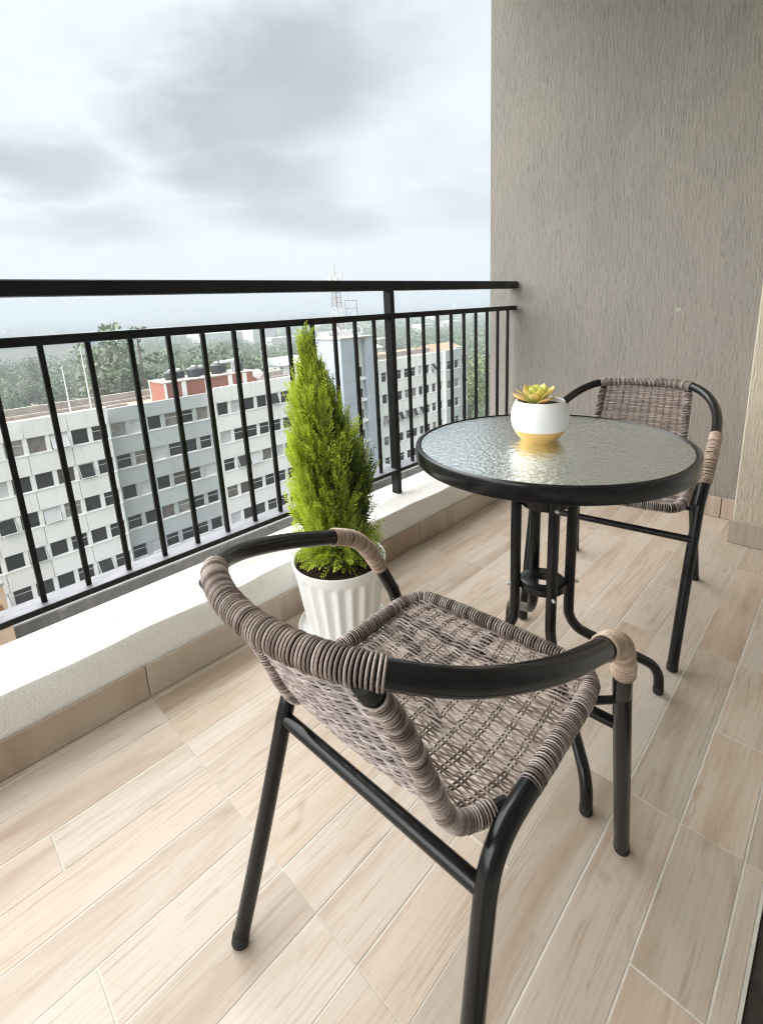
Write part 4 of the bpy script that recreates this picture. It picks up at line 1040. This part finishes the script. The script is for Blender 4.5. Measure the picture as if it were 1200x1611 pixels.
for l in lob:
    if math.hypot(l[0], l[1]) < 620:
        q = leaf_cloud([l], 70, 0.95, int(r.integers(1 << 30))); b.add(q[0], np.arange(len(q[0])).reshape(-1, 4)); Aw.append(q[1]); continue
    b.add(np.array(l[:3]) + unit * (1 + r.normal(0, .16, (40, 1))) * np.array(l[3:]), uf); Aw.append(np.full(40, np.clip(r.normal(.4, .25), 0, 1)))
wo = b.build('far_wood', M_TREE[1], smooth=False, off=(0, 0, 0)); tag(wo, kind='stuff')
at = wo.data.attributes.new('leaf_tone', 'FLOAT', 'POINT'); at.data.foreach_set('value', np.concatenate(Aw))

# far buildings
def bld(name, x, y, wx, wy, z0, z1, wallm, roofm, label, group=None, ridge=0.0):
    t = empty(name, (x, y, z0), label=label, cat='building', group=group)
    b = MB(); b.box(-wx / 2, wx / 2, -wy / 2, wy / 2, 0, z1 - z0); part(b, 'wall', wallm, t, smooth=False)
    b = MB(); h = z1 - z0
    if ridge: b.add([(-wx / 2 - .4, -wy / 2 - .4, h), (wx / 2 + .4, -wy / 2 - .4, h), (wx / 2 + .4, wy / 2 + .4, h), (-wx / 2 - .4, wy / 2 + .4, h), (-wx / 2 - .4, 0, h + ridge), (wx / 2 + .4, 0, h + ridge)], [(0, 1, 5, 4), (2, 3, 4, 5)]); b.f.append(np.array([(0, 4, 3), (1, 2, 5)]) )
    else: b.box(-wx / 2 - .2, wx / 2 + .2, -wy / 2 - .2, wy / 2 + .2, h + .002, h + .4)
    part(b, 'roof', roofm, t, smooth=False)
M_BLUE = simple('blue_roof', (0.05, 0.20, 0.46), 0.5, 0.4); M_ORANGE = simple('orange_tiles', (0.34, 0.235, 0.16), 0.8, 0.3, .15, 1.0); M_FARW = simple('far_walls', (0.58, 0.56, 0.53), 0.8, 0.2)
M_GREYR = simple('grey_sheet_roof', (0.42, 0.44, 0.46), 0.5, 0.4)
bld('warehouse', 70, 400, 62, 30, GZ, -10.0, M_FARW, M_BLUE, 'long warehouse with a bright blue roof far off on the left', ridge=2.5)
bld('warehouse', 172, 600, 80, 30, GZ, -13, M_BLUE, M_GREYR, 'blue walled shed with a pale roof right of the blue roofed warehouse', ridge=2.5)
bld('warehouse', 250, 470, 50, 26, GZ, -13.0, M_FARW, M_GREYR, 'pale warehouse with grey sheet roof seen over the brick rooftop room', ridge=2)
bld('house', 64, 92, 8, 7, GZ, -9.6, M_BWHITE, M_GREYR, 'grey roofed white pavilion behind the plant tip', ridge=1.6)
bld('house', 71, 95, 6, 6, GZ, -9.8, M_BWHITE, M_GREYR, 'small white pavilion right of the larger one', ridge=1.4)
bld('house', 92, 84, 13, 8, GZ, -10.6, M_BWHITE, M_ORANGE, 'tan tiled house beyond the office wing roof', ridge=1.5)
bld('house', 104, 80, 11, 8, GZ, -10.0, M_BWHITE, M_ORANGE, 'tan tiled house at the far right by the side wall', ridge=1.6)
bld('house', 110, 118, 16, 9, GZ, -11, M_FARW, M_DISH, 'low pale roofed building behind the tan tiled houses', ridge=1.2)
for i in range(46):
    r_ = 300 * math.exp(random.uniform(0, 2.5)); a_ = math.radians(random.uniform(28, 86)); h = hill(a_, r_)
    s = 1 + r_ / 1600
    bld('far_building', r_ * math.cos(a_), r_ * math.sin(a_), random.uniform(9, 22) * s, random.uniform(8, 14) * s, GZ + h - 1, GZ + h + random.uniform(6, 15) * s, M_FARW, random.choice([M_GREYR, M_DISH, M_FARW]), 'tiny hazy building among the distant trees', 'distant buildings among the trees')
for i in range(15):
    r_ = random.uniform(3300, 4200); a_ = math.radians(random.choice([41.2, 42.3, 44.5, 47, 52, 58, 36.5]) + random.uniform(-2.0, 2.0)); h = hill(a_, r_)
    bld('tower_block', r_ * math.cos(a_), r_ * math.sin(a_), random.uniform(12, 30), 18, GZ + h - 2, min(80, GZ + h + random.uniform(20, 60)), M_FARW, M_FARW, 'faint tower block on the hazy skyline', 'tower blocks on the skyline')

# haze: the air between here and the hills
hz = MB(); hz.box(-4800, 4800, -4800, 4800, GZ - 6, 84)
def m_haze(t, out):
    v = t.node('ShaderNodeVolumePrincipled'); t.set(v, 'Color', (0.43, 0.468, 0.515)); t.set(v, 'Density', 0.00125); t.set(v, 'Anisotropy', 0.0)
    t.l.new(v.outputs[0], out.inputs['Volume'])
tag(hz.build('haze', material('haze_air', m_haze), smooth=False, off=(0, 0, 0)), kind='stuff')
